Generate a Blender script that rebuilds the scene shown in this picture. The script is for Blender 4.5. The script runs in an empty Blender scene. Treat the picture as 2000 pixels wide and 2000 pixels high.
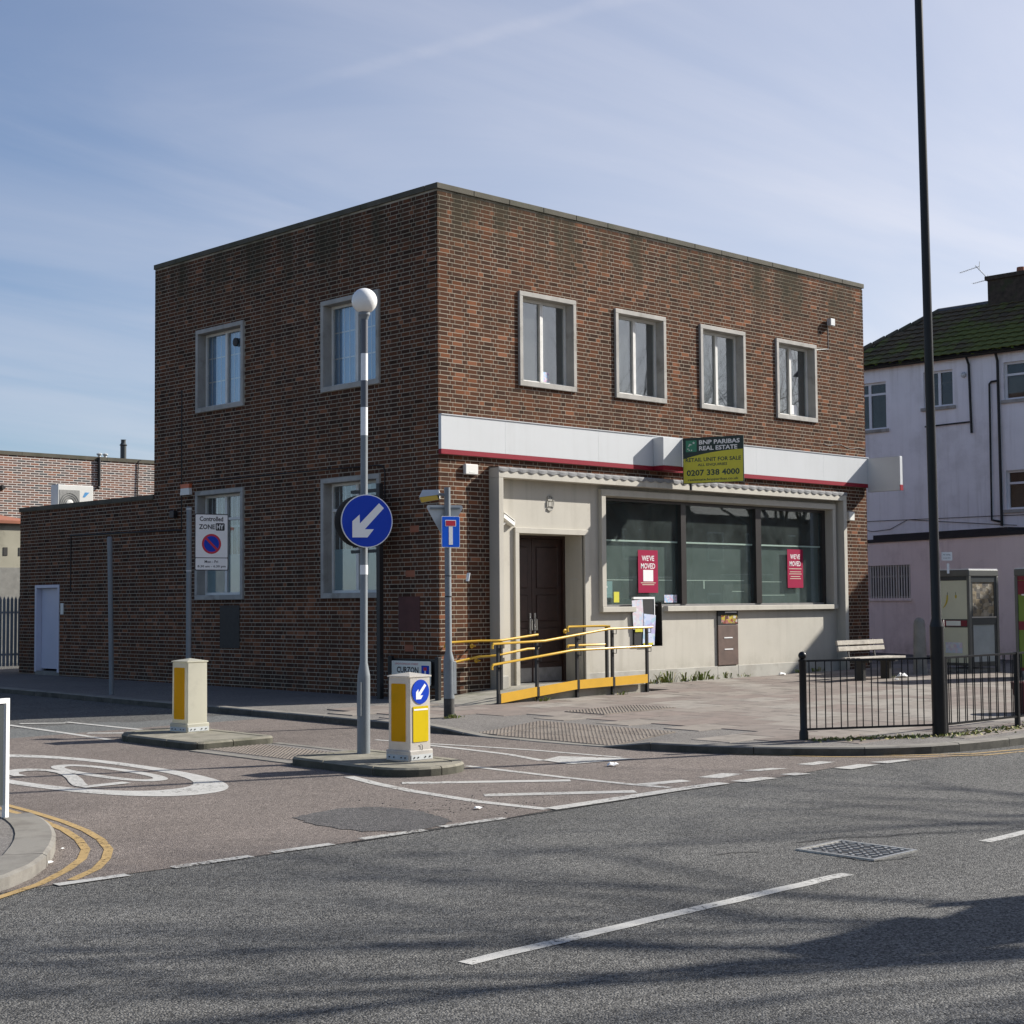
import bpy, bmesh, math, random
from mathutils import Vector, Matrix

R = math.radians
rnd = random.Random(11)
sc = bpy.context.scene
COL = sc.collection

# ---------------------------------------------------------------- camera
CAM = Vector((-17.654, -19.865, 1.6077))
YAW, PITCH, ROLL, FPX = 0.7728, 0.0573, -0.0079, 3093.2
fw = Vector((math.sin(YAW)*math.cos(PITCH), math.cos(YAW)*math.cos(PITCH), math.sin(PITCH)))
rt = Vector((math.cos(YAW), -math.sin(YAW), 0))
up = rt.cross(fw)
rt2 = rt*math.cos(ROLL)+up*math.sin(ROLL)
up2 = -rt*math.sin(ROLL)+up*math.cos(ROLL)
cd = bpy.data.cameras.new('camera')
cam = bpy.data.objects.new('camera', cd)
COL.objects.link(cam)
cam.matrix_world = Matrix(((rt2.x, up2.x, -fw.x, CAM.x), (rt2.y, up2.y, -fw.y, CAM.y), (rt2.z, up2.z, -fw.z, CAM.z), (0, 0, 0, 1)))
cd.sensor_width = 36
cd.lens = FPX/2000*36
cd.clip_end = 3000
sc.camera = cam

# ---------------------------------------------------------------- sun, sky, exposure
SUN_AZ, SUN_EL = R(-24), R(32)
sd = bpy.data.lights.new('sun', 'SUN')
sd.energy = 5.0
sd.angle = R(0.5)
sd.color = (1.0, 0.955, 0.885)
sun = bpy.data.objects.new('sun', sd)
COL.objects.link(sun)
sv = Vector((math.cos(SUN_AZ)*math.cos(SUN_EL), math.sin(SUN_AZ)*math.cos(SUN_EL), math.sin(SUN_EL)))
sun.rotation_euler = sv.to_track_quat('Z', 'Y').to_euler()
sun.location = sv*60
SKY_STRENGTH = 0.057
w = bpy.data.worlds.new('World')
sc.world = w
w.use_nodes = True
nt = w.node_tree
nt.nodes.clear()


def N(t, typ, **kw):
    n = t.nodes.new(typ)
    for k, v in kw.items():
        if isinstance(k, str) and hasattr(n, k):
            setattr(n, k, v)
    return n


def L(t, a, b):
    t.links.new(a, b)


def math_n(t, op, a, b=None, c=None, clamp=False):
    n = t.nodes.new('ShaderNodeMath')
    n.operation = op
    n.use_clamp = clamp
    for i, v in enumerate((a, b, c)):
        if v is None:
            continue
        if isinstance(v, (int, float)):
            n.inputs[i].default_value = v
        else:
            t.links.new(v, n.inputs[i])
    return n.outputs[0]


def maprange(t, v, a, b, c=0.0, d=1.0, smooth=False):
    n = t.nodes.new('ShaderNodeMapRange')
    n.interpolation_type = 'SMOOTHSTEP' if smooth else 'LINEAR'
    t.links.new(v, n.inputs[0])
    for i, x in enumerate((a, b, c, d)):
        n.inputs[i+1].default_value = x
    return n.outputs[0]


def mixc(t, fac, a, b, mode='MIX'):
    n = t.nodes.new('ShaderNodeMix')
    n.data_type = 'RGBA'
    n.blend_type = mode
    for s, v in ((n.inputs[0], fac), (n.inputs[6], a), (n.inputs[7], b)):
        if isinstance(v, (int, float)):
            s.default_value = v
        elif isinstance(v, tuple):
            s.default_value = (v+(1,))[:4]
        else:
            t.links.new(v, s)
    return n.outputs[2]


def vdot(t, v, d):
    n = t.nodes.new('ShaderNodeVectorMath')
    n.operation = 'DOT_PRODUCT'
    t.links.new(v, n.inputs[0])
    n.inputs[1].default_value = d
    return n.outputs['Value']


def noise(t, vec, scale, detail=5, rough=.55, dist=0.0):
    n = t.nodes.new('ShaderNodeTexNoise')
    if vec is not None:
        t.links.new(vec, n.inputs['Vector'])
    n.inputs['Scale'].default_value = scale
    n.inputs['Detail'].default_value = detail
    n.inputs['Roughness'].default_value = rough
    n.inputs['Distortion'].default_value = dist
    return n.outputs['Fac']


sky = nt.nodes.new('ShaderNodeTexSky')
sky.sky_type = 'NISHITA'
sky.sun_disc = False
sky.sun_elevation = SUN_EL
sky.sun_rotation = R(114)
sky.altitude = 40
sky.air_density = 1.0
sky.dust_density = 0.4
sky.ozone_density = 4.0
tc = nt.nodes.new('ShaderNodeTexCoord')
dirv = tc.outputs['Generated']
# thin cirrus: direction projected on a high flat layer, stretched along the wind
sep = nt.nodes.new('ShaderNodeSeparateXYZ')
L(nt, dirv, sep.inputs[0])
zz = math_n(nt, 'MAXIMUM', math_n(nt, 'ADD', sep.outputs[2], 0.12), 0.05)
cmb = nt.nodes.new('ShaderNodeCombineXYZ')
L(nt, math_n(nt, 'DIVIDE', sep.outputs[0], zz), cmb.inputs[0])
L(nt, math_n(nt, 'DIVIDE', sep.outputs[1], zz), cmb.inputs[1])
mp = nt.nodes.new('ShaderNodeMapping')
mp.vector_type = 'POINT'
mp.inputs['Rotation'].default_value = (0, 0, R(18))
mp.inputs['Scale'].default_value = (0.55, 1.5, 1)
L(nt, cmb.outputs[0], mp.inputs[0])
c1 = noise(nt, mp.outputs[0], 1.1, 7, .55, .6)
c2 = noise(nt, mp.outputs[0], 0.35, 3, .5, .3)
veil = maprange(nt, math_n(nt, 'ADD', math_n(nt, 'MULTIPLY', c1, .55), math_n(nt, 'MULTIPLY', c2, .45)), .38, .68, 0, 1, True)
# contrail: a thin line along a great circle
CT_A, CT_B = Vector((0.5562, 0.7712, 0.3096)), Vector((0.6937, 0.6243, 0.3591))
CT_A, CT_B = CT_A.normalized(), CT_B.normalized()
ctn = CT_A.cross(CT_B).normalized()
ctd = (CT_B-CT_A).normalized()
wob = math_n(nt, 'MULTIPLY', math_n(nt, 'SUBTRACT', noise(nt, dirv, 26, 3), .5), .004)
dist = math_n(nt, 'ABSOLUTE', math_n(nt, 'ADD', vdot(nt, dirv, ctn), wob))
line = maprange(nt, dist, 0.0005, 0.0062, 1, 0, True)
alng = vdot(nt, dirv, ctd)
a0, a1 = CT_A.dot(ctd), CT_B.dot(ctd)
seg = math_n(nt, 'MULTIPLY', maprange(nt, alng, a0-.06, a0+.10, 0, 1, True), maprange(nt, noise(nt, dirv, 55, 4), .3, .62, .45, 1))
trail = math_n(nt, 'MULTIPLY', math_n(nt, 'MULTIPLY', line, seg), .06)
sunside = maprange(nt, vdot(nt, dirv, (sv.x, sv.y, sv.z)), -.1, .95, 0, 1, True)
hor = maprange(nt, sep.outputs[2], -.02, .30, 1, 0, True)
low = maprange(nt, sep.outputs[2], .05, .85, 1, .12, True)
f1 = math_n(nt, 'ADD', math_n(nt, 'MULTIPLY', math_n(nt, 'MULTIPLY', veil, low), .30), .03)
f1 = math_n(nt, 'ADD', f1, math_n(nt, 'MULTIPLY', math_n(nt, 'MULTIPLY', sunside, low), .58))
f1 = math_n(nt, 'ADD', f1, math_n(nt, 'MULTIPLY', hor, .14))
f1 = math_n(nt, 'ADD', f1, trail, clamp=True)
cloudcol = mixc(nt, sunside, (7.6, 7.6, 8.4), (11.8, 11.2, 11.2))
# bright haze round the sun itself
aur = math_n(nt, 'MULTIPLY', math_n(nt, 'POWER', math_n(nt, 'MAXIMUM', vdot(nt, dirv, (sv.x, sv.y, sv.z)), 0.0), 9.0), .55)
cloudcol = mixc(nt, aur, cloudcol, (42, 40, 37))
skyc = mixc(nt, f1, mixc(nt, 1.0, sky.outputs[0], (1.0, 1.09, 1.20), 'MULTIPLY'), cloudcol)
bg = nt.nodes.new('ShaderNodeBackground')
bg.inputs['Strength'].default_value = SKY_STRENGTH
L(nt, skyc, bg.inputs['Color'])
wo = nt.nodes.new('ShaderNodeOutputWorld')
L(nt, bg.outputs[0], wo.inputs['Surface'])

vs = sc.view_settings
vs.view_transform = 'Standard'
vs.look = 'None'
vs.exposure = 0.75
vs.gamma = 1.0
vs.use_curve_mapping = False
sc.render.engine = 'CYCLES'
sc.cycles.max_bounces = 8
sc.cycles.transparent_max_bounces = 12
sc.cycles.caustics_reflective = False
sc.cycles.caustics_refractive = False

# ---------------------------------------------------------------- ground model
FH = Vector((math.sin(YAW), math.cos(YAW)))
SLOPE = 0.0115
A0 = -0.08-SLOPE*17.8


def zp(x, y):
    """height of the pavement surface (a plane that rises gently away from the main road)"""
    d = (x-CAM.x)*FH.x+(y-CAM.y)*FH.y
    return A0+SLOPE*min(max(d, -12), 46)


def zr(x, y):
    return zp(x, y)-0.10


# ---------------------------------------------------------------- materials
MATS = {}


def newmat(name):
    m = bpy.data.materials.new(name)
    m.use_nodes = True
    t = m.node_tree
    t.nodes.clear()
    out = t.nodes.new('ShaderNodeOutputMaterial')
    b = t.nodes.new('ShaderNodeBsdfPrincipled')
    L(t, b.outputs[0], out.inputs[0])
    MATS[name] = m
    return m, t, b, out


def pos(t):
    return t.nodes.new('ShaderNodeNewGeometry').outputs['Position']


def bump(t, b, h, strength=.3, dist=.01):
    n = t.nodes.new('ShaderNodeBump')
    n.inputs['Strength'].default_value = strength
    n.inputs['Distance'].default_value = dist
    L(t, h, n.inputs['Height'])
    L(t, n.outputs[0], b.inputs['Normal'])


def mat(name, col, rough=.55, metal=0.0, var=.12, vscale=2.5, fine=0.06, fscale=60, bmp=0.0, bscale=80, dirt=None, dcol=(.05, .045, .035), spec=.5, streak=0.0, scol=(.2, .18, .15)):
    """painted / plain surface with mottling, fine grain and optional dirt patches"""
    m, t, b, out = newmat(name)
    p = pos(t)
    n1 = noise(t, p, vscale, 5)
    n2 = noise(t, p, fscale, 3)
    v = math_n(t, 'ADD', maprange(t, n1, .25, .75, 1-var, 1+var), math_n(t, 'MULTIPLY', math_n(t, 'SUBTRACT', n2, .5), fine*2))
    cm = t.nodes.new('ShaderNodeCombineColor')
    for i in range(3):
        L(t, v, cm.inputs[i])
    c = mixc(t, 1.0, tuple(col), cm.outputs[0], 'MULTIPLY')
    if dirt:
        d = maprange(t, noise(t, p, dirt[1], 6, .65), dirt[2], dirt[2]+.18, 0, dirt[0], True)
        c = mixc(t, d, c, dcol)
    if streak:
        ms = t.nodes.new('ShaderNodeMapping')
        ms.inputs['Scale'].default_value = (5, 5, .35)
        L(t, p, ms.inputs[0])
        sk = math_n(t, 'MULTIPLY', maprange(t, noise(t, ms.outputs[0], 1.0, 5, .6), .46, .72, 0, 1, True), maprange(t, noise(t, p, .7, 3), .35, .65, .25, 1))
        c = mixc(t, math_n(t, 'MULTIPLY', sk, streak), c, scol)
        sz = t.nodes.new('ShaderNodeSeparateXYZ')
        L(t, p, sz.inputs[0])
        sp = math_n(t, 'MULTIPLY', maprange(t, noise(t, p, 2.6, 6, .7), .36, .66, 0, 1), maprange(t, sz.outputs[2], .65, .12, 0, .6, True))
        c = mixc(t, sp, c, scol)
    L(t, c, b.inputs['Base Color'])
    b.inputs['Roughness'].default_value = rough
    b.inputs['Metallic'].default_value = metal
    b.inputs['Specular IOR Level'].default_value = spec
    if bmp:
        bump(t, b, noise(t, p, bscale, 4), bmp, .01)
    return m


def brick_material(name, use_attr):
    m, t, b, out = newmat(name)
    p = pos(t)
    if use_attr:
        a = t.nodes.new('ShaderNodeAttribute')
        a.attribute_name = 'tint'
        r = a.outputs['Fac']
    else:
        r = t.nodes.new('ShaderNodeObjectInfo').outputs['Random']
    sepp = t.nodes.new('ShaderNodeSeparateXYZ')
    L(t, p, sepp.inputs[0])
    red = maprange(t, noise(t, p, .9, 3), .52, .74, 0, .22, True)
    # the lower courses of the side wall are a redder batch of brick
    low = math_n(t, 'MULTIPLY', maprange(t, sepp.outputs[2], 1.62, 1.78, 1, 0), math_n(t, 'LESS_THAN', sepp.outputs[0], .35))
    r2 = math_n(t, 'ADD', math_n(t, 'ADD', r, red), math_n(t, 'MULTIPLY', low, .16), clamp=True)
    cr = t.nodes.new('ShaderNodeValToRGB')
    L(t, r2, cr.inputs[0])
    e = cr.color_ramp.elements
    e[0].position = 0.0
    e[0].color = (.038, .022, .016, 1)
    e[1].position = 1.0
    e[1].color = (.245, .104, .058, 1)
    for px, c in ((.18, (.064, .034, .024, 1)), (.40, (.088, .043, .028, 1)), (.62, (.104, .045, .026, 1)), (.86, (.135, .055, .029, 1)), (.95, (.205, .082, .042, 1))):
        q = e.new(px)
        q.color = c
    n2 = noise(t, p, 42, 4, .6)
    c = mixc(t, maprange(t, n2, .3, .75, 0, .25), cr.outputs[0], (.085, .056, .040))
    # soot and algae washed down from the coping
    mp2 = t.nodes.new('ShaderNodeMapping')
    mp2.inputs['Scale'].default_value = (1.4, 1.4, .28)
    L(t, p, mp2.inputs[0])
    st = noise(t, mp2.outputs[0], 1.0, 6, .6)
    sf = math_n(t, 'MULTIPLY', maprange(t, sepp.outputs[2], 7.25, 8.30, 0, 1, True), maprange(t, st, .40, .60, 0, .82, True))
    c = mixc(t, sf, c, (.046, .042, .030))
    ft = math_n(t, 'MULTIPLY', maprange(t, sepp.outputs[2], .6, .1, 0, .55, True), maprange(t, noise(t, p, 2.2, 5), .35, .6, 0, 1))
    c = mixc(t, ft, c, (.042, .040, .034))
    L(t, c, b.inputs['Base Color'])
    b.inputs['Roughness'].default_value = .9
    b.inputs['Specular IOR Level'].default_value = .03
    bump(t, b, noise(t, p, 90, 4), .35, .006)
    return m


brick_material('brick_joined', True)
brick_material('brick_single', False)


def mortar_material():
    m, t, b, out = newmat('mortar')
    p = pos(t)
    sepp = t.nodes.new('ShaderNodeSeparateXYZ')
    L(t, p, sepp.inputs[0])
    c = mixc(t, maprange(t, noise(t, p, 1.2, 6), .3, .7), (.44, .39, .31), (.32, .28, .215))
    mp2 = t.nodes.new('ShaderNodeMapping')
    mp2.inputs['Scale'].default_value = (1.4, 1.4, .28)
    L(t, p, mp2.inputs[0])
    st = noise(t, mp2.outputs[0], 1.0, 6, .6)
    sf = math_n(t, 'MULTIPLY', maprange(t, sepp.outputs[2], 7.3, 8.45, 0, 1, True), maprange(t, st, .40, .62, 0, .72, True))
    c = mixc(t, sf, c, (.085, .082, .052))
    L(t, c, b.inputs['Base Color'])
    b.inputs['Roughness'].default_value = .95
    b.inputs['Specular IOR Level'].default_value = .1
    return m


mortar_material()


def asphalt(name, ca, cb, cc, scale=75, tint_noise=.14, bstr=.55, marks=False):
    m, t, b, out = newmat(name)
    p = pos(t)
    vo = t.nodes.new('ShaderNodeTexVoronoi')
    L(t, p, vo.inputs['Vector'])
    vo.inputs['Scale'].default_value = scale
    sepc = t.nodes.new('ShaderNodeSeparateColor')
    L(t, vo.outputs['Color'], sepc.inputs[0])
    f = maprange(t, sepc.outputs[0], 0, 1)
    cr = t.nodes.new('ShaderNodeValToRGB')
    L(t, f, cr.inputs[0])
    e = cr.color_ramp.elements
    e[0].color = ca+(1,)
    e[1].color = cc+(1,)
    q = e.new(.55)
    q.color = cb+(1,)
    n1 = noise(t, p, .55, 6, .6)
    n2 = noise(t, p, 6.0, 5, .6)
    v = math_n(t, 'MULTIPLY', maprange(t, n1, .25, .75, 1-tint_noise, 1+tint_noise), maprange(t, n2, .25, .75, 1-tint_noise*.7, 1+tint_noise*.7))
    if marks:
        # long polished wheel tracks, fine dark pits and a scatter of tar spots
        mt = t.nodes.new('ShaderNodeMapping')
        mt.inputs['Scale'].default_value = (.09, .75, 1)
        L(t, p, mt.inputs[0])
        v = math_n(t, 'MULTIPLY', v, maprange(t, noise(t, mt.outputs[0], 1.0, 4, .55), .3, .7, .88, 1.12))
        v = math_n(t, 'MULTIPLY', v, maprange(t, noise(t, p, 38, 3, .6), .30, .42, .55, 1.0))
        v = math_n(t, 'MULTIPLY', v, maprange(t, noise(t, p, 3.1, 2), .70, .76, 1.0, .72))
    cm = t.nodes.new('ShaderNodeCombineColor')
    for i in range(3):
        L(t, v, cm.inputs[i])
    c = mixc(t, 1.0, cr.outputs[0], cm.outputs[0], 'MULTIPLY')
    L(t, c, b.inputs['Base Color'])
    b.inputs['Roughness'].default_value = .88
    b.inputs['Specular IOR Level'].default_value = .3
    h = math_n(t, 'ADD', math_n(t, 'MULTIPLY', math_n(t, 'SUBTRACT', 1.0, math_n(t, 'MULTIPLY', vo.outputs['Distance'], 1.0)), 1.0), math_n(t, 'MULTIPLY', noise(t, p, 160, 3), .6))
    bump(t, b, h, bstr, .012)
    return m


asphalt('asphalt_main', (.030, .030, .029), (.122, .119, .112), (.215, .210, .195), 84, .15, .9, True)
asphalt('asphalt_side', (.085, .071, .063), (.170, .142, .124), (.270, .232, .205), 95, .14, .6, True)
asphalt('asphalt_patch', (.045, .044, .044), (.088, .084, .082), (.16, .15, .145), 80, .16, .6)
asphalt('asphalt_far', (.060, .064, .064), (.118, .122, .118), (.20, .20, .19), 80, .10, .4)
asphalt('pavement_base', (.10, .092, .084), (.165, .152, .138), (.23, .215, .20), 90, .16, .3)


def paint(name, col, wear=.42, scale=28):
    m, t, b, out = newmat(name)
    p = pos(t)
    n1 = noise(t, p, scale, 6, .7)
    n2 = noise(t, p, 2.2, 4)
    f = maprange(t, math_n(t, 'ADD', math_n(t, 'MULTIPLY', n1, .7), math_n(t, 'MULTIPLY', n2, .3)), wear-.05, wear+.03)
    c = mixc(t, maprange(t, noise(t, p, 9, 5), .3, .7), col, tuple(x*.78 for x in col))
    L(t, c, b.inputs['Base Color'])
    b.inputs['Roughness'].default_value = .7
    tr = t.nodes.new('ShaderNodeBsdfTransparent')
    mx = t.nodes.new('ShaderNodeMixShader')
    L(t, f, mx.inputs[0])
    L(t, tr.outputs[0], mx.inputs[1])
    L(t, b.outputs[0], mx.inputs[2])
    L(t, mx.outputs[0], out.inputs[0])
    bump(t, b, noise(t, p, 110, 3), .4, .006)
    return m


paint('paint_white', (.47, .46, .43), .425)
paint('paint_worn', (.46, .45, .42), .49)
paint('paint_yellow', (.42, .285, .115), .43)


def slab_mat(name, tones, scale=1.0, rndseed=0):
    m, t, b, out = newmat(name)
    p = pos(t)
    r = t.nodes.new('ShaderNodeObjectInfo').outputs['Random']
    cr = t.nodes.new('ShaderNodeValToRGB')
    cr.color_ramp.interpolation = 'CONSTANT'
    L(t, r, cr.inputs[0])
    e = cr.color_ramp.elements
    e[0].color = tones[0]+(1,)
    e[1].position = 1/len(tones)
    e[1].color = tones[1]+(1,)
    for i in range(2, len(tones)):
        q = e.new(i/len(tones))
        q.color = tones[i]+(1,)
    n1 = noise(t, p, 3.2, 6, .65)
    c = mixc(t, maprange(t, n1, .42, .72, 0, .55, True), cr.outputs[0], (.105, .092, .080))
    n2 = noise(t, p, 120, 3)
    c = mixc(t, maprange(t, n2, .3, .7, 0, .30), c, (.10, .095, .09))
    L(t, c, b.inputs['Base Color'])
    b.inputs['Roughness'].default_value = .9
    b.inputs['Specular IOR Level'].default_value = .2
    bump(t, b, n2, .25, .006)
    return m


slab_mat('slab', [(.270, .238, .205), (.240, .196, .170), (.305, .278, .243), (.222, .184, .160), (.262, .228, .198), (.285, .255, .222), (.235, .200, .175)])
slab_mat('kerb_stone', [(.235, .222, .195), (.200, .190, .170), (.255, .240, .210)])
mat('kerb_face_shaded', (.085, .080, .066), .95, var=.35, vscale=5, fine=.2, bmp=.4, dirt=(.7, 3, .5), dcol=(.035, .034, .026))  # road grime plus the shade on the kerb's outer face, painted as darker colour
mat('island_kerb_shaded', (.080, .076, .056), .95, var=.35, vscale=5, fine=.2, bmp=.4, dirt=(.7, 3, .5), dcol=(.040, .042, .024))  # moss and shade painted dark on island sides; sunlit tops painted lighter
mat('island_top', (.20, .185, .145), .95, var=.35, vscale=4, fine=.2, bmp=.4, dirt=(.6, 3, .5), dcol=(.085, .085, .050))
slab_mat('tactile', [(.275, .235, .195), (.255, .215, .178)])


def glass(name, tint=(.8, .86, .85), dust=.05, refl=1.0, dcol=(.55, .57, .55)):
    m, t, b, out = newmat(name)
    t.nodes.remove(b)
    tr = t.nodes.new('ShaderNodeBsdfTransparent')
    tr.inputs[0].default_value = tint+(1,)
    gl = t.nodes.new('ShaderNodeBsdfGlossy')
    gl.inputs['Roughness'].default_value = .015
    gl.inputs['Color'].default_value = (.95, .97, 1, 1)
    df = t.nodes.new('ShaderNodeBsdfDiffuse')
    df.inputs[0].default_value = dcol+(1,)
    lw = t.nodes.new('ShaderNodeLayerWeight')
    lw.inputs[0].default_value = .5
    f = math_n(t, 'ADD', math_n(t, 'MULTIPLY', math_n(t, 'POWER', lw.outputs['Facing'], 5.0), .94), .045)
    f = math_n(t, 'MULTIPLY', f, 1.35*refl, clamp=True)
    p = pos(t)
    d = math_n(t, 'MULTIPLY', maprange(t, noise(t, p, 2.5, 6, .6), .3, .7, .5, 1.5), dust)
    m1 = t.nodes.new('ShaderNodeMixShader')
    L(t, d, m1.inputs[0])
    L(t, tr.outputs[0], m1.inputs[1])
    L(t, df.outputs[0], m1.inputs[2])
    m2 = t.nodes.new('ShaderNodeMixShader')
    L(t, f, m2.inputs[0])
    L(t, m1.outputs[0], m2.inputs[1])
    L(t, gl.outputs[0], m2.inputs[2])
    L(t, m2.outputs[0], out.inputs[0])
    return m


glass('glass', (.92, .95, .95), .05, 1.7)
glass('glass_shop', (.90, .95, .93), .05, .7, (.40, .47, .46))
glass('glass_clear', (.62, .63, .60), .03, .55)

mat('stone_surround', (.37, .355, .325), .8, var=.2, vscale=3, fine=.12, bmp=.2, dirt=(.6, 1.6, .52), dcol=(.16, .15, .12), streak=.3, scol=(.13, .125, .10))
mat('coping', (.085, .078, .058), .9, var=.3, vscale=2.2, fine=.2, bmp=.3, dirt=(.8, 1.2, .50), dcol=(.055, .060, .035))
mat('lead', (.20, .20, .20), .8, var=.25, vscale=6, bmp=.25, bscale=25)
mat('render_cream', (.475, .447, .382), .75, var=.06, vscale=1.4, fine=.03, bmp=.08, dirt=(.18, 1.1, .50), dcol=(.30, .27, .21), streak=.34, scol=(.22, .20, .155))
mat('render_plinth', (.40, .385, .34), .8, var=.12, vscale=2, fine=.05, bmp=.1, dirt=(.45, 2.2, .45), dcol=(.25, .23, .19))
mat('white_timber', (.70, .69, .65), .5, var=.08, vscale=5, dirt=(.25, 4, .55), dcol=(.32, .29, .24))
mat('white_upvc', (.72, .73, .74), .4, var=.05)
mat('fascia_white', (.56, .575, .58), .35, var=.03, vscale=.8, fine=.01, dirt=(.10, 1.4, .52), dcol=(.45, .45, .43), streak=.16, scol=(.33, .33, .31))
mat('fascia_red', (.24, .012, .026), .5, var=.06, spec=.2)
mat('bronze_frame', (.030, .026, .024), .35, var=.15)
mat('dark_wood', (.030, .013, .010), .42, var=.35, vscale=8, bmp=.08)
mat('kick_plate', (.26, .25, .24), .5, metal=.4, var=.2, vscale=9)
mat('steel', (.55, .55, .54), .35, metal=.9, var=.1)
mat('plaster', (.50, .50, .48), .9, var=.05)
mat('screen_board', (.075, .093, .089), .85, var=.10, vscale=1.3, fine=.1, dirt=(.25, 5, .56), dcol=(.27, .31, .30))
mat('magenta', (.30, .006, .048), .6, var=.06, spec=.15)
mat('print_white', (.78, .78, .77), .5, var=.03)
mat('print_cream', (.70, .72, .66), .5, var=.03)
mat('print_black', (.018, .018, .02), .5, var=.1)
mat('board_green', (.012, .030, .024), .5, var=.1)
mat('board_lime', (.58, .54, .040), .5, var=.05)
mat('logo_green', (.03, .22, .12), .4, var=.15)
mat('print_dark_green', (.02, .05, .035), .5)
mat('sign_blue', (.006, .045, .42), .4, var=.05, spec=.2)
mat('sign_blue_bright', (.004, .10, .62), .4, var=.05, spec=.2)
mat('sign_red', (.48, .012, .035), .4, var=.05)
mat('sign_grey_back', (.50, .52, .52), .5, metal=.2, var=.12, vscale=6)
mat('post_grey', (.175, .195, .210), .5, var=.10, vscale=5, dirt=(.25, 9, .58), dcol=(.06, .06, .06))
mat('post_black', (.014, .014, .015), .45, var=.2)
mat('post_band_dark', (.085, .092, .110), .5, var=.06)
mat('post_worn_base', (.045, .043, .040), .8, var=.5, vscale=14)
mat('lamp_black', (.008, .0085, .010), .38, var=.2, vscale=4, spec=.3)
mat('globe_white', (.80, .79, .76), .22, var=.02)
mat('handrail_yellow', (.66, .40, .045), .25, var=.06)
mat('plank_yellow', (.60, .33, .015), .5, var=.08, vscale=4, fine=.1)
mat('concrete', (.26, .245, .205), .9, var=.2, vscale=3, fine=.15, bmp=.3, dirt=(.6, 2.4, .5), dcol=(.11, .115, .07))
mat('concrete_grey', (.22, .215, .195), .9, var=.2, vscale=5, fine=.15, bmp=.3)
mat('bench_wood', (.36, .33, .28), .8, var=.3, vscale=9, fine=.2, bmp=.2, dirt=(.5, 7, .5), dcol=(.17, .15, .12))
mat('night_safe_brown', (.105, .065, .050), .6, var=.3, vscale=6, fine=.15)
mat('alarm_white', (.72, .71, .66), .45, var=.05)
mat('alarm_orange', (.62, .15, .06), .5)
mat('brown_paint', (.085, .030, .026), .7, var=.2, vscale=5)
mat('grille_dark', (.022, .020, .018), .6, var=.3, vscale=12)
mat('cable_black', (.010, .010, .010), .6)
mat('door_lilac', (.56, .57, .66), .45, var=.04)
mat('house_render', (.87, .85, .855), .85, var=.06, vscale=1.2, fine=.05, bmp=.12, bscale=50, dirt=(.25, .9, .50), dcol=(.45, .42, .40), streak=.35, scol=(.40, .37, .33))
mat('house_render_pink', (.86, .765, .725), .85, var=.06, vscale=.9, fine=.05, bmp=.1, dirt=(.25, 1.1, .50), dcol=(.48, .40, .37), streak=.25, scol=(.38, .32, .29))
mat('dark_felt', (.022, .020, .022), .8, var=.3)
mat('chimney_brick', (.055, .042, .030), .9, var=.5, vscale=9, fine=.3, bmp=.4, dirt=(.8, 3, .5), dcol=(.035, .045, .018))
mat('blind_blue', (.20, .40, .66), .8, var=.08)
mat('blind_grey', (.21, .21, .215), .85, var=.05)
mat('film', (.30, .42, .44), .8, var=.08)
mat('moss', (.125, .20, .022), .95, var=.4, vscale=12, bmp=.5, bscale=60)
mat('weed_green', (.15, .19, .04), .8, var=.4, vscale=20)
mat('weed_straw', (.28, .25, .09), .8, var=.3, vscale=20)
mat('render_drab', (.33, .31, .24), .9, var=.2, vscale=1.0, fine=.1, dirt=(.7, .9, .48), dcol=(.17, .16, .12))
mat('terracotta', (.30, .11, .06), .8, var=.2)
mat('fence_steel', (.22, .26, .29), .5, var=.15)
mat('ac_casing', (.72, .72, .69), .45, var=.04)
mat('ac_grille', (.28, .28, .27), .5, var=.2, vscale=20)
mat('logo_blue', (.10, .32, .62), .4)
mat('phone_frame', (.115, .118, .110), .45, metal=.3, var=.1)
mat('phone_panel', (.56, .56, .42), .5, var=.05)
mat('phone_dark', (.035, .042, .044), .4)
mat('phone_red', (.17, .008, .022), .5)
mat('phone_green', (.16, .24, .03), .5)
mat('poster_yellow', (.55, .43, .06), .5)
mat('bin_maroon', (.11, .016, .018), .5, var=.2)
mat('litter_white', (.78, .78, .76), .7, var=.05)
mat('bark', (.085, .070, .052), .9, var=.35, vscale=6, bmp=.5, bscale=30)
mat('iron_grate', (.060, .058, .056), .5, metal=.5, var=.4, vscale=30)
mat('cable_grey', (.16, .15, .14), .7)
mat('iron_worn', (.50, .50, .48), .35, metal=.7, var=.3, vscale=30)
mat('crack', (.010, .010, .010), .95)
mat('frame_white', (.74, .74, .72), .45, var=.05)
mat('opposite_brick', (.11, .060, .045), .9, var=.3, vscale=1)
mat('slate', (.075, .078, .085), .7, var=.3, vscale=4)
mat('soil', (.10, .085, .06), .95, var=.3, vscale=6, bmp=.4)


def shell_plastic(name, col, trans):
    """thin hollow moulded plastic that lets some light through"""
    m, t, b, out = newmat(name)
    p = pos(t)
    c = mixc(t, maprange(t, noise(t, p, 3.0, 6, .65), .5, .68, 0, .22, True), col, tuple(x*.6 for x in col))
    L(t, c, b.inputs['Base Color'])
    b.inputs['Roughness'].default_value = .45
    b.inputs['Specular IOR Level'].default_value = .15
    tl = t.nodes.new('ShaderNodeBsdfTranslucent')
    L(t, c, tl.inputs[0])
    mx = t.nodes.new('ShaderNodeMixShader')
    mx.inputs[0].default_value = trans
    L(t, b.outputs[0], mx.inputs[1])
    L(t, tl.outputs[0], mx.inputs[2])
    L(t, mx.outputs[0], out.inputs[0])


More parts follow.
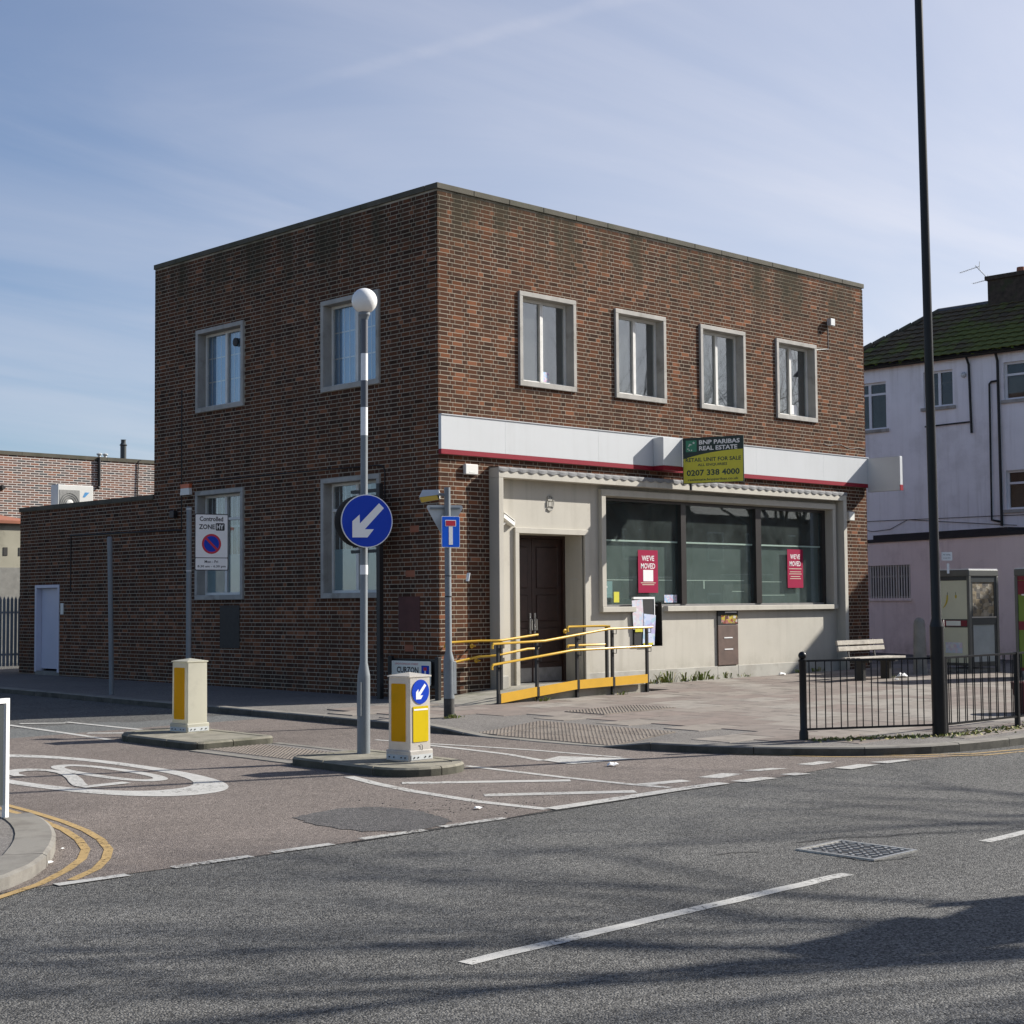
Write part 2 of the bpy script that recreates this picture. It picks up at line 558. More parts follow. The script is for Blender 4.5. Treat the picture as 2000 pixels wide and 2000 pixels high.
shell_plastic('bollard_cream', (.68, .66, .555), .46)
shell_plastic('bollard_white', (.70, .665, .61), .43)
shell_plastic('bollard_yellow', (.88, .52, .006), .45)
shell_plastic('bollard_yellow_bright', (.74, .56, .012), .30)


def lens_material():
    m, t, b, out = newmat('lamp_lens')
    b.inputs['Base Color'].default_value = (.55, .45, .05, 1)
    b.inputs['Roughness'].default_value = .3
lens_material()


def patchy(name, cols, scale, rough=.5):
    """print of many small colour patches (an unreadable leaflet or a crumpled poster)"""
    m, t, b, out = newmat(name)
    p = pos(t)
    mpn = t.nodes.new('ShaderNodeMapping')
    mpn.inputs['Scale'].default_value = (scale, scale, scale*1.3)
    L(t, p, mpn.inputs[0])
    vo = t.nodes.new('ShaderNodeTexVoronoi')
    vo.distance = 'CHEBYCHEV'
    L(t, mpn.outputs[0], vo.inputs['Vector'])
    vo.inputs['Scale'].default_value = 1
    sepc = t.nodes.new('ShaderNodeSeparateColor')
    L(t, vo.outputs['Color'], sepc.inputs[0])
    cr = t.nodes.new('ShaderNodeValToRGB')
    L(t, sepc.outputs[0], cr.inputs[0])
    e = cr.color_ramp.elements
    e[0].color = cols[0]+(1,)
    e[1].color = cols[-1]+(1,)
    for i in range(1, len(cols)-1):
        q = e.new(i/(len(cols)-1))
        q.color = cols[i]+(1,)
    L(t, cr.outputs[0], b.inputs['Base Color'])
    b.inputs['Roughness'].default_value = rough


patchy('leaflet_blue', [(.30, .42, .66), (.55, .62, .78), (.40, .38, .62), (.62, .66, .70), (.34, .50, .62), (.50, .42, .52)], 9)
patchy('leaflet_pale', [(.60, .62, .68), (.62, .50, .55), (.45, .55, .68), (.66, .66, .62)], 14)
patchy('sticker_graffiti', [(.012, .012, .012), (.55, .42, .03), (.02, .018, .018), (.30, .04, .02), (.5, .5, .45)], 13)
patchy('crumpled', [(.10, .08, .045), (.28, .22, .13), (.06, .055, .05), (.36, .32, .24), (.16, .12, .07)], 11, .6)
patchy('small_sticker', [(.20, .45, .70), (.66, .66, .66), (.55, .30, .45), (.30, .55, .75)], 30)


def roof_tile_material():
    m, t, b, out = newmat('roof_tile')
    p = pos(t)
    r = t.nodes.new('ShaderNodeObjectInfo').outputs['Random']
    n1 = noise(t, p, .9, 5, .6)
    sepp = t.nodes.new('ShaderNodeSeparateXYZ')
    L(t, p, sepp.inputs[0])
    # moss is thickest low down and towards the near end of the roof
    lowm = maprange(t, sepp.outputs[2], 10.2, 8.6, -.16, .13)
    near = maprange(t, sepp.outputs[1], 7, 2.5, -.10, .06)
    mo = maprange(t, math_n(t, 'ADD', math_n(t, 'ADD', math_n(t, 'ADD', n1, math_n(t, 'MULTIPLY', r, .18)), lowm), near), .46, .68, 0, 1, True)
    base = mixc(t, r, (.085, .068, .045), (.125, .095, .058))
    c = mixc(t, math_n(t, 'MULTIPLY', mo, .92), base, mixc(t, noise(t, p, 14, 4), (.062, .074, .026), (.165, .190, .048)))
    L(t, c, b.inputs['Base Color'])
    b.inputs['Roughness'].default_value = .95
    b.inputs['Specular IOR Level'].default_value = .2
    bump(t, b, noise(t, p, 55, 4), .5, .015)


roof_tile_material()


def banded_brick():
    """far brick wall: too small in view to lay brick by brick"""
    m, t, b, out = newmat('banded_brick')
    p = pos(t)
    mpn = t.nodes.new('ShaderNodeMapping')
    mpn.inputs['Rotation'].default_value = (R(-90), 0, 0)
    L(t, p, mpn.inputs[0])
    bt = t.nodes.new('ShaderNodeTexBrick')
    L(t, mpn.outputs[0], bt.inputs['Vector'])
    bt.inputs['Color1'].default_value = (.050, .048, .050, 1)
    bt.inputs['Color2'].default_value = (.23, .088, .045, 1)
    bt.inputs['Mortar'].default_value = (.52, .48, .44, 1)
    bt.inputs['Scale'].default_value = 1.0
    bt.inputs['Mortar Size'].default_value = .0135
    bt.inputs['Bias'].default_value = -.1
    bt.inputs['Brick Width'].default_value = .30
    bt.inputs['Row Height'].default_value = .075
    L(t, bt.outputs['Color'], b.inputs['Base Color'])
    b.inputs['Roughness'].default_value = .9
    bump(t, b, bt.outputs['Fac'], .5, -.02)


banded_brick()


# ---------------------------------------------------------------- mesh builder
class MB:
    def __init__(s):
        s.v, s.f, s.m, s.at = [], [], [], []

    def add(s, vs_, fs, m=0, at=0.0):
        o = len(s.v)
        s.v += [tuple(x) for x in vs_]
        for f in fs:
            s.f.append(tuple(i+o for i in f))
            s.m.append(m)
            s.at.append(at)
        return s

    def box(s, x0, x1, y0, y1, z0, z1, m=0, M=None, at=0.0):
        vs_ = [Vector((x, y, z)) for z in (z0, z1) for y in (y0, y1) for x in (x0, x1)]
        if M is not None:
            vs_ = [M @ q for q in vs_]
        return s.add(vs_, [(0, 2, 3, 1), (4, 5, 7, 6), (0, 1, 5, 4), (1, 3, 7, 5), (3, 2, 6, 7), (2, 0, 4, 6)], m, at)

    def prism(s, poly, z0, z1, m=0, M=None, scale_top=1.0):
        """polygon in local XY raised from z0 to z1"""
        n = len(poly)
        cx = sum(q[0] for q in poly)/n
        cy = sum(q[1] for q in poly)/n
        vs_ = [Vector((q[0], q[1], z0)) for q in poly]+[Vector((cx+(q[0]-cx)*scale_top, cy+(q[1]-cy)*scale_top, z1)) for q in poly]
        if M is not None:
            vs_ = [M @ q for q in vs_]
        return s.add(vs_, [tuple(range(n-1, -1, -1)), tuple(range(n, 2*n))]+[(i, (i+1) % n, n+(i+1) % n, n+i) for i in range(n)], m)

    def flat(s, poly, z=0, m=0, M=None):
        vs_ = [Vector((q[0], q[1], z)) for q in poly]
        if M is not None:
            vs_ = [M @ q for q in vs_]
        return s.add(vs_, [tuple(range(len(poly)))], m)

    def tube(s, pts, r, n=8, m=0, caps=True):
        pts = [Vector(q) for q in pts]
        rs = r if isinstance(r, (list, tuple)) else [r]*len(pts)
        rings = []
        prev = None
        for i, q in enumerate(pts):
            if i == 0:
                d = pts[1]-q
            elif i == len(pts)-1:
                d = q-pts[i-1]
            else:
                d = (pts[i+1]-q).normalized()+(q-pts[i-1]).normalized()
            d = d.normalized() if d.length > 1e-9 else Vector((0, 0, 1))
            if prev is None:
                a = Vector((0, 0, 1)) if abs(d.z) < .9 else Vector((1, 0, 0))
                u = d.cross(a).normalized()
            else:
                u = (prev-d*prev.dot(d))
                u = u.normalized() if u.length > 1e-6 else d.orthogonal().normalized()
            prev = u
            v = d.cross(u)
            rings.append([q+(u*math.cos(2*math.pi*k/n)+v*math.sin(2*math.pi*k/n))*rs[i] for k in range(n)])
        vs_ = [q for g in rings for q in g]
        fs = []
        for i in range(len(rings)-1):
            for k in range(n):
                fs.append((i*n+k, i*n+(k+1) % n, (i+1)*n+(k+1) % n, (i+1)*n+k))
        if caps:
            fs.append(tuple(range(n-1, -1, -1)))
            fs.append(tuple((len(rings)-1)*n+k for k in range(n)))
        return s.add(vs_, fs, m)

    def lathe(s, prof, n=20, m=0, M=None):
        """profile [(radius, z)] turned about local Z"""
        vs_ = []
        for r_, z in prof:
            for k in range(n):
                vs_.append(Vector((r_*math.cos(2*math.pi*k/n), r_*math.sin(2*math.pi*k/n), z)))
        if M is not None:
            vs_ = [M @ q for q in vs_]
        fs = [(i*n+k, i*n+(k+1) % n, (i+1)*n+(k+1) % n, (i+1)*n+k) for i in range(len(prof)-1) for k in range(n)]
        fs += [tuple(range(n-1, -1, -1)), tuple((len(prof)-1)*n+k for k in range(n))]
        return s.add(vs_, fs, m)

    def map(s, fn):
        s.v = [tuple(fn(Vector(q))) for q in s.v]
        return s

    def mesh(s, name, mats, smooth=None, bevel=0, recalc=True, attr=False):
        me = bpy.data.meshes.new(name)
        me.from_pydata(s.v, [], s.f)
        if isinstance(mats, str):
            mats = [mats]
        for q in mats:
            me.materials.append(MATS[q])
        if len(mats) > 1:
            me.polygons.foreach_set('material_index', s.m)
        if attr:
            a = me.attributes.new('tint', 'FLOAT', 'FACE')
            a.data.foreach_set('value', s.at)
        if recalc or bevel:
            bm = bmesh.new()
            bm.from_mesh(me)
            if bevel:
                bmesh.ops.bevel(bm, geom=list(bm.edges), offset=bevel, segments=1, affect='EDGES', profile=.5)
            if recalc:
                bmesh.ops.recalc_face_normals(bm, faces=list(bm.faces))
            bm.to_mesh(me)
            bm.free()
        if smooth:
            me.polygons.foreach_set('use_smooth', [True]*len(me.polygons))
            me.set_sharp_from_angle(angle=R(smooth))
        me.update()
        return me

    def build(s, name, mats, parent=None, smooth=None, bevel=0, recalc=True, attr=False, label=None):
        return link(name, s.mesh(name, mats, smooth, bevel, recalc, attr), parent, label)


def link(name, me, parent=None, label=None):
    o = bpy.data.objects.new(name, me)
    COL.objects.link(o)
    if parent is not None:
        o.parent = parent
    if label:
        o['label'] = label
    return o


def thing(name, label, cat, loc=(0, 0, 0), rz=0.0, group=None, tilt=None):
    o = bpy.data.objects.new(name, None)
    o.empty_display_size = .2
    COL.objects.link(o)
    o.location = loc
    o.rotation_euler = (tilt[0], tilt[1], rz) if tilt else (0, 0, rz)
    o['label'] = label
    o['category'] = cat
    if group:
        o['group'] = group
    return o


def tag(o, label, cat, group=None):
    o['label'] = label
    o['category'] = cat
    if group:
        o['group'] = group
    return o


def struct(o):
    o['kind'] = 'structure'
    return o


def stuff(o):
    o['kind'] = 'stuff'
    return o


def kids(o):
    return list(o.children)


def dup(root, loc, rz=None, label=None, group=None):
    c = root.copy()
    COL.objects.link(c)
    c.location = loc
    if rz is not None:
        c.rotation_euler = (0, 0, rz)
    if label:
        c['label'] = label
    if group:
        c['group'] = group
    for k in kids(root):
        d = k.copy()
        COL.objects.link(d)
        d.parent = c
        for g in kids(k):
            e = g.copy()
            COL.objects.link(e)
            e.parent = d
    return c


def text_geo(s, bold=0.0):
    cu = bpy.data.curves.new('t', 'FONT')
    cu.body = s
    cu.offset = bold
    cu.resolution_u = 2
    cu.align_x = 'CENTER'
    ob = bpy.data.objects.new('t', cu)
    COL.objects.link(ob)
    dg = bpy.context.evaluated_depsgraph_get()
    me = bpy.data.meshes.new_from_object(ob.evaluated_get(dg))
    v = [tuple(q.co) for q in me.vertices]
    f = [tuple(p.vertices) for p in me.polygons]
    bpy.data.objects.remove(ob)
    bpy.data.curves.remove(cu)
    bpy.data.meshes.remove(me)
    return v, f


def put_text(mb, s, cx, cz, h, width=None, y=0.0, m=0, bold=.012):
    """flat lettering in the local XZ plane facing -Y, centred at (cx, cz), letters h tall"""
    v, f = text_geo(s, bold)
    if not v:
        return
    x0, x1 = min(q[0] for q in v), max(q[0] for q in v)
    y0, y1 = min(q[1] for q in v), max(q[1] for q in v)
    ky = h/(y1-y0)
    kx = width/(x1-x0) if width else ky
    mb.add([(cx+(q[0]-(x0+x1)/2)*kx, y, cz+(q[1]-(y0+y1)/2)*ky) for q in v], f, m)


def xz(poly, y0, y1=None):
    """matrix that stands a local XY polygon up in XZ, facing -Y"""
    return Matrix(((1, 0, 0, 0), (0, 0, -1, 0), (0, 1, 0, 0), (0, 0, 0, 1)))


UPM = Matrix(((1, 0, 0, 0), (0, 0, -1, 0), (0, 1, 0, 0), (0, 0, 0, 1)))   # (x, y, z) -> (x, -z, y): +z becomes out towards -Y


def circle(r_, n=32, cx=0, cy=0, ry=None):
    ry = r_ if ry is None else ry
    return [(cx+r_*math.cos(2*math.pi*k/n), cy+ry*math.sin(2*math.pi*k/n)) for k in range(n)]


def rrect(x0, x1, y0, y1, r_, n=4):
    out = []
    for cx, cy, a in ((x1-r_, y1-r_, 0), (x0+r_, y1-r_, 90), (x0+r_, y0+r_, 180), (x1-r_, y0+r_, 270)):
        for k in range(n+1):
            t = R(a+90*k/n)
            out.append((cx+r_*math.cos(t), cy+r_*math.sin(t)))
    return out


def face_to(nx, ny):
    return math.atan2(nx, -ny)


ARROW = [(.485, .696), (.68, .507), (-.09, -.32), (.27, -.32), (.015, -.64), (-.59, -.64), (-.59, -.015), (-.30, .246), (-.288, -.10)]

# ================================================================ GROUND AND ROADS
g = MB()
ds = [-500, -12, 46, 900]
vv = []
for d in ds:
    for s_ in (-900, 900):
        x = CAM.x+FH.x*d+FH.y*s_
        y = CAM.y+FH.y*d-FH.x*s_
        vv.append((x, y, A0+SLOPE*min(max(d, -12), 46)-.10))
g.add(vv, [(0, 1, 3, 2), (2, 3, 5, 4), (4, 5, 7, 6)])
struct(g.build('road', 'asphalt_main'))


def sheet(name, polys, m, off, kind='structure'):
    mb = MB()
    for p in polys:
        o_ = off-.004 if m.startswith('paint') and max(q[1] for q in p) < -10.2 else off
        mb.add([(x, y, zr(x, y)+o_) for x, y in p], [tuple(range(len(p)))])
    o = mb.build(name, m, recalc=False)
    bm = bmesh.new()
    bm.from_mesh(o.data)
    for f in bm.faces:
        f.normal_update()
        if f.normal.z < 0:
            f.normal_flip()
    bm.to_mesh(o.data)
    bm.free()
    o['kind'] = kind
    return o


sheet('side_road', [[(-13.2, -10.03), (-12, -9.99), (-11.3, -10.05), (-10.2, -10.08), (-9.0, -10.03), (-8.2, -10.06), (-7.6, -10.0), (-6, -10.02), (-5, -10.0), (-4.2, -10.07), (-3.3, -10.0), (-2.7, -10.12), (-2.0, -10.28), (-1.2, -10.42), (-2.0, -9.3), (-2.9, -8.2), (-3.1, -6.8), (-3.15, -.02), (-5.3, .02), (-7.7, -.04), (-10.6, .03), (-11.0, -7.2), (-12.6, -9.8)]], 'asphalt_side', .004)
sheet('side_road_far', [[(-10.6, .03), (-7.7, -.04), (-5.3, .02), (-3.15, -.02), (-3.0, 60), (-10.7, 60)]], 'asphalt_far', .004)
pp = [(-9.42, -8.7), (-9.1, -8.6), (-8.75, -8.55), (-8.5, -8.75), (-8.42, -9.1), (-8.5, -9.5), (-8.62, -9.85), (-8.9, -10.0), (-9.24, -10.0), (-9.5, -9.75), (-9.55, -9.2)]
rag = []
for i in range(len(pp)):
    a, b = Vector(pp[i]), Vector(pp[(i+1) % len(pp)])
    for k in range(7):
        q = a.lerp(b, k/7)+Vector((rnd.gauss(0, .014), rnd.gauss(0, .014)))
        rag.append((q.x, q.y))
sheet('asphalt_patch', [rag], 'asphalt_patch', .008)
mb = MB()
for k in range(130):
    x, y = rnd.gauss(-7.95, .42), rnd.gauss(-9.1, .42)
    if not (-8.6 < x < -7.0 and -9.95 < y < -7.9):
        continue
    r_ = rnd.uniform(.004, .009)
    mb.lathe([(r_, 0), (r_*.8, r_*.6), (r_*.2, r_*.8)], 5, M=Matrix.Translation((x, y, zr(x, y)+.004)))
stuff(mb.build('loose_gravel', 'asphalt_patch'))
sheet('road_tar_edge', [[(-9.9, -10.09), (-6.1, -10.03), (-6.1, -10.05), (-9.9, -10.115)]], 'crack', .006)


def bar(x0, y0, x1, y1, w_):
    d = Vector((x1-x0, y1-y0)).normalized()
    n = Vector((-d.y, d.x))*w_/2
    return [(x0-n.x, y0-n.y), (x1-n.x, y1-n.y), (x1+n.x, y1+n.y), (x0+n.x, y0+n.y)]


def ring(outer, inner):
    n = len(outer)
    return [[outer[i], outer[(i+1) % n], inner[(i+1) % n], inner[i]] for i in range(n)]


def superell(cx, cy, a, b, n=48, e=2.25):
    out = []
    for k in range(n):
        t = 2*math.pi*k/n
        c, s_ = math.cos(t), math.sin(t)
        out.append((cx+a*math.copysign(abs(c)**(2/e), c), cy+b*math.copysign(abs(s_)**(2/e), s_)))
    return out


ZM = .008
# speed roundel with 20
sheet('speed_roundel', ring(superell(-9.08, -4.27, .90, 2.54), superell(-9.08, -4.20, .735, 2.06)), 'paint_white', ZM)
sheet('road_numeral', ring(superell(-8.80, -4.52, .29, 1.06, 36, 2.4), superell(-8.80, -4.52, .165, .86, 36, 2.3)), 'paint_white', ZM)


def stroke(pts, wx, wy):
    """ribbon whose width is measured in the stretched numeral's own space"""
    k = wx/wy
    q = [Vector((p[0], p[1]*k)) for p in pts]
    L_, R_ = [], []
    for i in range(len(q)):
        d = (q[min(i+1, len(q)-1)]-q[max(i-1, 0)]).normalized()
        n = Vector((-d.y, d.x))*wx/2
        L_.append((q[i].x+n.x, (q[i].y+n.y)/k))
        R_.append((q[i].x-n.x, (q[i].y-n.y)/k))
    return [[L_[i], L_[i+1], R_[i+1], R_[i]] for i in range(len(q)-1)]


sheet('road_numeral', stroke([(-9.60, -4.12), (-9.57, -3.86), (-9.47, -3.67), (-9.34, -3.62), (-9.22, -3.68), (-9.14, -3.88), (-9.14, -4.15), (-9.20, -4.42), (-9.32, -4.75), (-9.47, -5.08), (-9.57, -5.33), (-9.58, -5.42)], .115, .26)+[bar(-9.63, -5.46, -9.12, -5.46, .17)], 'paint_white', ZM+.003)
# double yellow lines round the west corner and along the east kerb
yo = [(-10.66, 8), (-10.66, 0), (-10.68, -4), (-10.74, -6.0), (-10.80, -6.7), (-10.9, -7.44), (-11.02, -8.03), (-11.17, -8.53), (-11.37, -9.0), (-11.6, -9.36), (-11.86, -9.68), (-12.2, -9.95)]
yi = [(-10.82, 8), (-10.82, 0), (-10.84, -4), (-10.90, -6.4), (-10.99, -7.2), (-11.12, -7.85), (-11.29, -8.4), (-11.49, -8.87), (-11.73, -9.24), (-12.03, -9.57), (-12.42, -9.92), (-12.9, -10.2), (-13.6, -10.36), (-20, -10.45)]


def ribbon(pts, w_):
    q = [Vector(p) for p in pts]
    a, b = [], []
    for i in range(len(q)):
        d = (q[min(i+1, len(q)-1)]-q[max(i-1, 0)]).normalized()
        n = Vector((-d.y, d.x))*w_/2
        a.append(tuple(q[i]+n))
        b.append(tuple(q[i]-n))
    return [[a[i], a[i+1], b[i+1], b[i]] for i in range(len(q)-1)]


sheet('yellow_line', ribbon(yo, .07), 'paint_yellow', ZM)
sheet('yellow_line', ribbon(yi, .07), 'paint_yellow', ZM)
sheet('yellow_line', ribbon([(-3.0, -3.5), (-3.05, -6.3), (-2.95, -7.4), (-2.7, -8.35), (-2.25, -9.2), (-1.75, -9.9), (-1.05, -10.38), (0, -10.6), (1.5, -10.7), (30, -10.72)], .06), 'paint_yellow', ZM)
sheet('yellow_line', ribbon([(-3.2, -3.5), (-3.24, -6.3), (-3.12, -7.4), (-2.88, -8.45), (-2.42, -9.35), (-1.85, -10.06), (-1.1, -10.56), (0, -10.78), (1.5, -10.88), (30, -10.9)], .06), 'paint_yellow', ZM)
# give way line across the mouth of the side road
for x0, x1, m_ in ((-12.36, -11.83, 'paint_white'), (-11.46, -10.80, 'paint_worn'), (-10.6, -10.05, 'paint_white'), (-9.75, -9.1, 'paint_worn'), (-8.9, -8.2, 'paint_worn')):
    sheet('give_way_dash', [bar(x0, -10.03, x1, -10.05, .10)], m_, ZM)
for p in ([(-4.9, -9.48), (-4.45, -9.44), (-4.36, -9.64), (-4.8, -9.70)], [(-4.93, -9.92), (-4.45, -9.94), (-4.41, -10.12), (-4.88, -10.10)], [(-4.12, -9.46), (-3.75, -9.54), (-3.65, -9.70), (-4.05, -9.62)], [(-4.14, -9.95), (-3.92, -9.98), (-3.88, -10.16), (-4.12, -10.12)], [(-3.30, -10.04), (-2.83, -10.03), (-2.71, -10.22), (-3.27, -10.24)], [(-3.27, -9.54), (-2.88, -9.56), (-2.80, -9.73), (-3.22, -9.72)], [(-2.58, -10.01), (-2.08, -10.15), (-2.10, -10.25), (-2.54, -10.22)]):
    sheet('give_way_dash', [p], 'paint_white', ZM)
# hatched area in front of the island
sheet('hatch_outline', ribbon([(-7.27, -6.75), (-7.45, -7.4), (-7.58, -8.1), (-7.66, -9.15), (-7.58, -9.95)], .12), 'paint_white', ZM)
sheet('hatch_outline', ribbon([(-7.56, -9.97), (-6.89, -9.97), (-5.81, -9.95), (-5.1, -9.97)], .16), 'paint_white', ZM+.003)
sheet('hatch_outline', ribbon([(-5.79, -6.95), (-5.82, -8.55), (-5.78, -9.4), (-5.72, -9.8)], .10), 'paint_white', ZM)
sheet('hatch_bar', [bar(-7.25, -7.58, -5.96, -8.69, .16)], 'paint_white', ZM)
sheet('hatch_bar', [bar(-7.32, -8.86, -6.16, -9.74, .18)], 'paint_white', ZM)
sheet('hatch_bar', [bar(-5.75, -9.44, -5.18, -9.56, .16)], 'paint_white', ZM)
sheet('lane_line', ribbon([(-4.58, -3.9), (-4.45, -4.82), (-4.30, -5.4), (-4.12, -6.4), (-4.03, -7.66)], .08), 'paint_white', ZM)
sheet('lane_line', ribbon([(-4.58, -4.9), (-4.60, -5.6), (-4.66, -6.45), (-4.86, -7.2)], .10), 'paint_white', ZM)
sheet('lane_arrow', [[(-4.86, -7.2), (-4.43, -7.05), (-4.03, -7.88), (-4.93, -7.72)]], 'paint_white', ZM+.003)
# hatching beyond the far island
sheet('hatch_outline', ribbon([(-6.72, 1.9), (-6.80, 0.0), (-6.88, -1.25)], .10), 'paint_white', ZM)
sheet('hatch_outline', ribbon([(-5.9, 1.7), (-5.83, -0.1), (-5.82, -.75)], .10), 'paint_white', ZM)
sheet('hatch_bar', [bar(-6.5, 1.98, -6.0, 1.55, .14)], 'paint_white', ZM)
sheet('hatch_bar', [bar(-6.6, -.17, -6.06, -.74, .14)], 'paint_white', ZM)
# centre line of the main road
for x0, x1 in ((-11.94, -8.40), (-6.55, -3.0), (-1.2, 2.3)):
    e1 = [(x0+(x1-x0)*k/14, -13.62+rnd.uniform(-.008, .008)) for k in range(15)]
    sheet('centre_line', ribbon(e1, .105), 'paint_white', ZM)
# cracks round the manhole
for pts in ([(-7.55, -12.62), (-7.1, -12.72), (-6.8, -12.95), (-6.5, -13.05), (-6.25, -13.3)], [(-7.9, -13.2), (-7.86, -13.46), (-7.7, -13.55), (-7.4, -13.6)], [(-8.4, -12.5), (-8.2, -12.55), (-8.05, -12.7)]):
    fine = []
    for i in range(len(pts)-1):
        for k in range(5):
            t = k/5
            fine.append((pts[i][0]+(pts[i+1][0]-pts[i][0])*t+rnd.uniform(-.02, .02), pts[i][1]+(pts[i+1][1]-pts[i][1])*t+rnd.uniform(-.02, .02)))
    sheet('road_crack', ribbon(fine, .016), 'crack', .006)

# manhole cover: frame, two plates with raised ribs
mh = thing('manhole_cover', 'rectangular iron manhole cover with worn raised ribs in the main road', 'manhole cover', (-7.56, -13.14, zr(-7.56, -13.14)), 0)
SL = Matrix.Rotation(math.atan(SLOPE), 4, Vector((FH.y, -FH.x, 0)).normalized())
mb = MB()
for q in ((-.29, .29, -.34, -.31), (-.29, .29, .31, .34), (-.29, -.26, -.31, .31), (.26, .29, -.31, .31)):
    mb.box(q[0], q[1], q[2], q[3], -.02, .014, M=SL)
mb.build('frame', 'iron_worn', mh)
for sgn in (-1, 1):
    mb = MB()
    mb.box(-.255, .255, -.305 if sgn < 0 else .005, -.005 if sgn < 0 else .305, -.02, .005, M=SL)
    pl = mb.build('cover_plate', 'iron_grate', mh)
    mb = MB()
    for i in range(7):
        for j in range(4):
            cx, cy = -.216+i*.072, sgn*(.045+j*.07)
            mb.box(cx-.022, cx+.022, cy-.011, cy+.011, .004, .013, M=SL @ Matrix.Translation((cx, cy, 0)) @ Matrix.Rotation(R(45 if (i+j) % 2 else -45), 4, 'Z') @ Matrix.Translation((-cx, -cy, 0)))
    stuff(mb.build('rib', 'iron_worn', pl))

# ---------------------------------------------------------------- pavements and kerbs
KE = [(-3.42, 60), (-3.42, 20), (-3.42, 8), (-3.42, 2), (-3.43, -1), (-3.45, -2.6), (-3.43, -3.6), (-3.41, -5.0), (-3.38, -6.1), (-3.30, -7.0), (-3.13, -7.8), (-2.80, -8.6), (-2.32, -9.3), (-1.70, -9.85), (-.92, -10.16), (0, -10.30), (1.5, -10.38), (5, -10.4), (14, -10.4), (70, -10.4)]
KW = [(-60, -10.25), (-20, -10.25), (-15, -10.24), (-13.7, -10.22), (-12.95, -10.08), (-12.35, -9.68), (-11.83, -9.0), (-11.40, -8.2), (-11.10, -7.3), (-10.95, -6.5), (-10.90, -5.5), (-10.90, -3), (-10.90, 0), (-10.90, 10), (-10.90, 60)]


def catmull(pts, step):
    P_ = [Vector(p) for p in pts]
    P_ = [P_[0]*2-P_[1]]+P_+[P_[-1]*2-P_[-2]]
    out = []
    for i in range(1, len(P_)-2):
        n = max(1, int((P_[i+1]-P_[i]).length/step))
        n = min(n, 60)
        for k in range(n):
            t = k/n
            a, b, c, d = P_[i-1], P_[i], P_[i+1], P_[i+2]
            # centripetal-ish: limit tangents by segment length
            l = (c-b).length
            m1 = (c-a).normalized()*l
            m2 = (d-b).normalized()*l
            out.append(b*(2*t**3-3*t*t+1)+m1*(t**3-2*t*t+t)+c*(-2*t**3+3*t*t)+m2*(t**3-t*t))
    out.append(P_[-2])
    return out


def sm(t):
    t = min(max(t, 0), 1)
    return t*t*(3-2*t)


def drop(x, y):
    """dropped kerb at the crossing on the east corner"""
    a = sm((-3.5-y)/1.3)*sm((y+7.4)/.75)
    return .088*a*sm((-1.9-x)/1.4) if x < -1.9 else 0.0


def zk(x, y):
    return zp(x, y)-drop(x, y)


def offset(line, d):
    out = []
    for i, q in enumerate(line):
        t = (line[min(i+1, len(line)-1)]-line[max(i-1, 0)]).normalized()
        out.append(q+Vector((-t.y, t.x))*d)
    return out


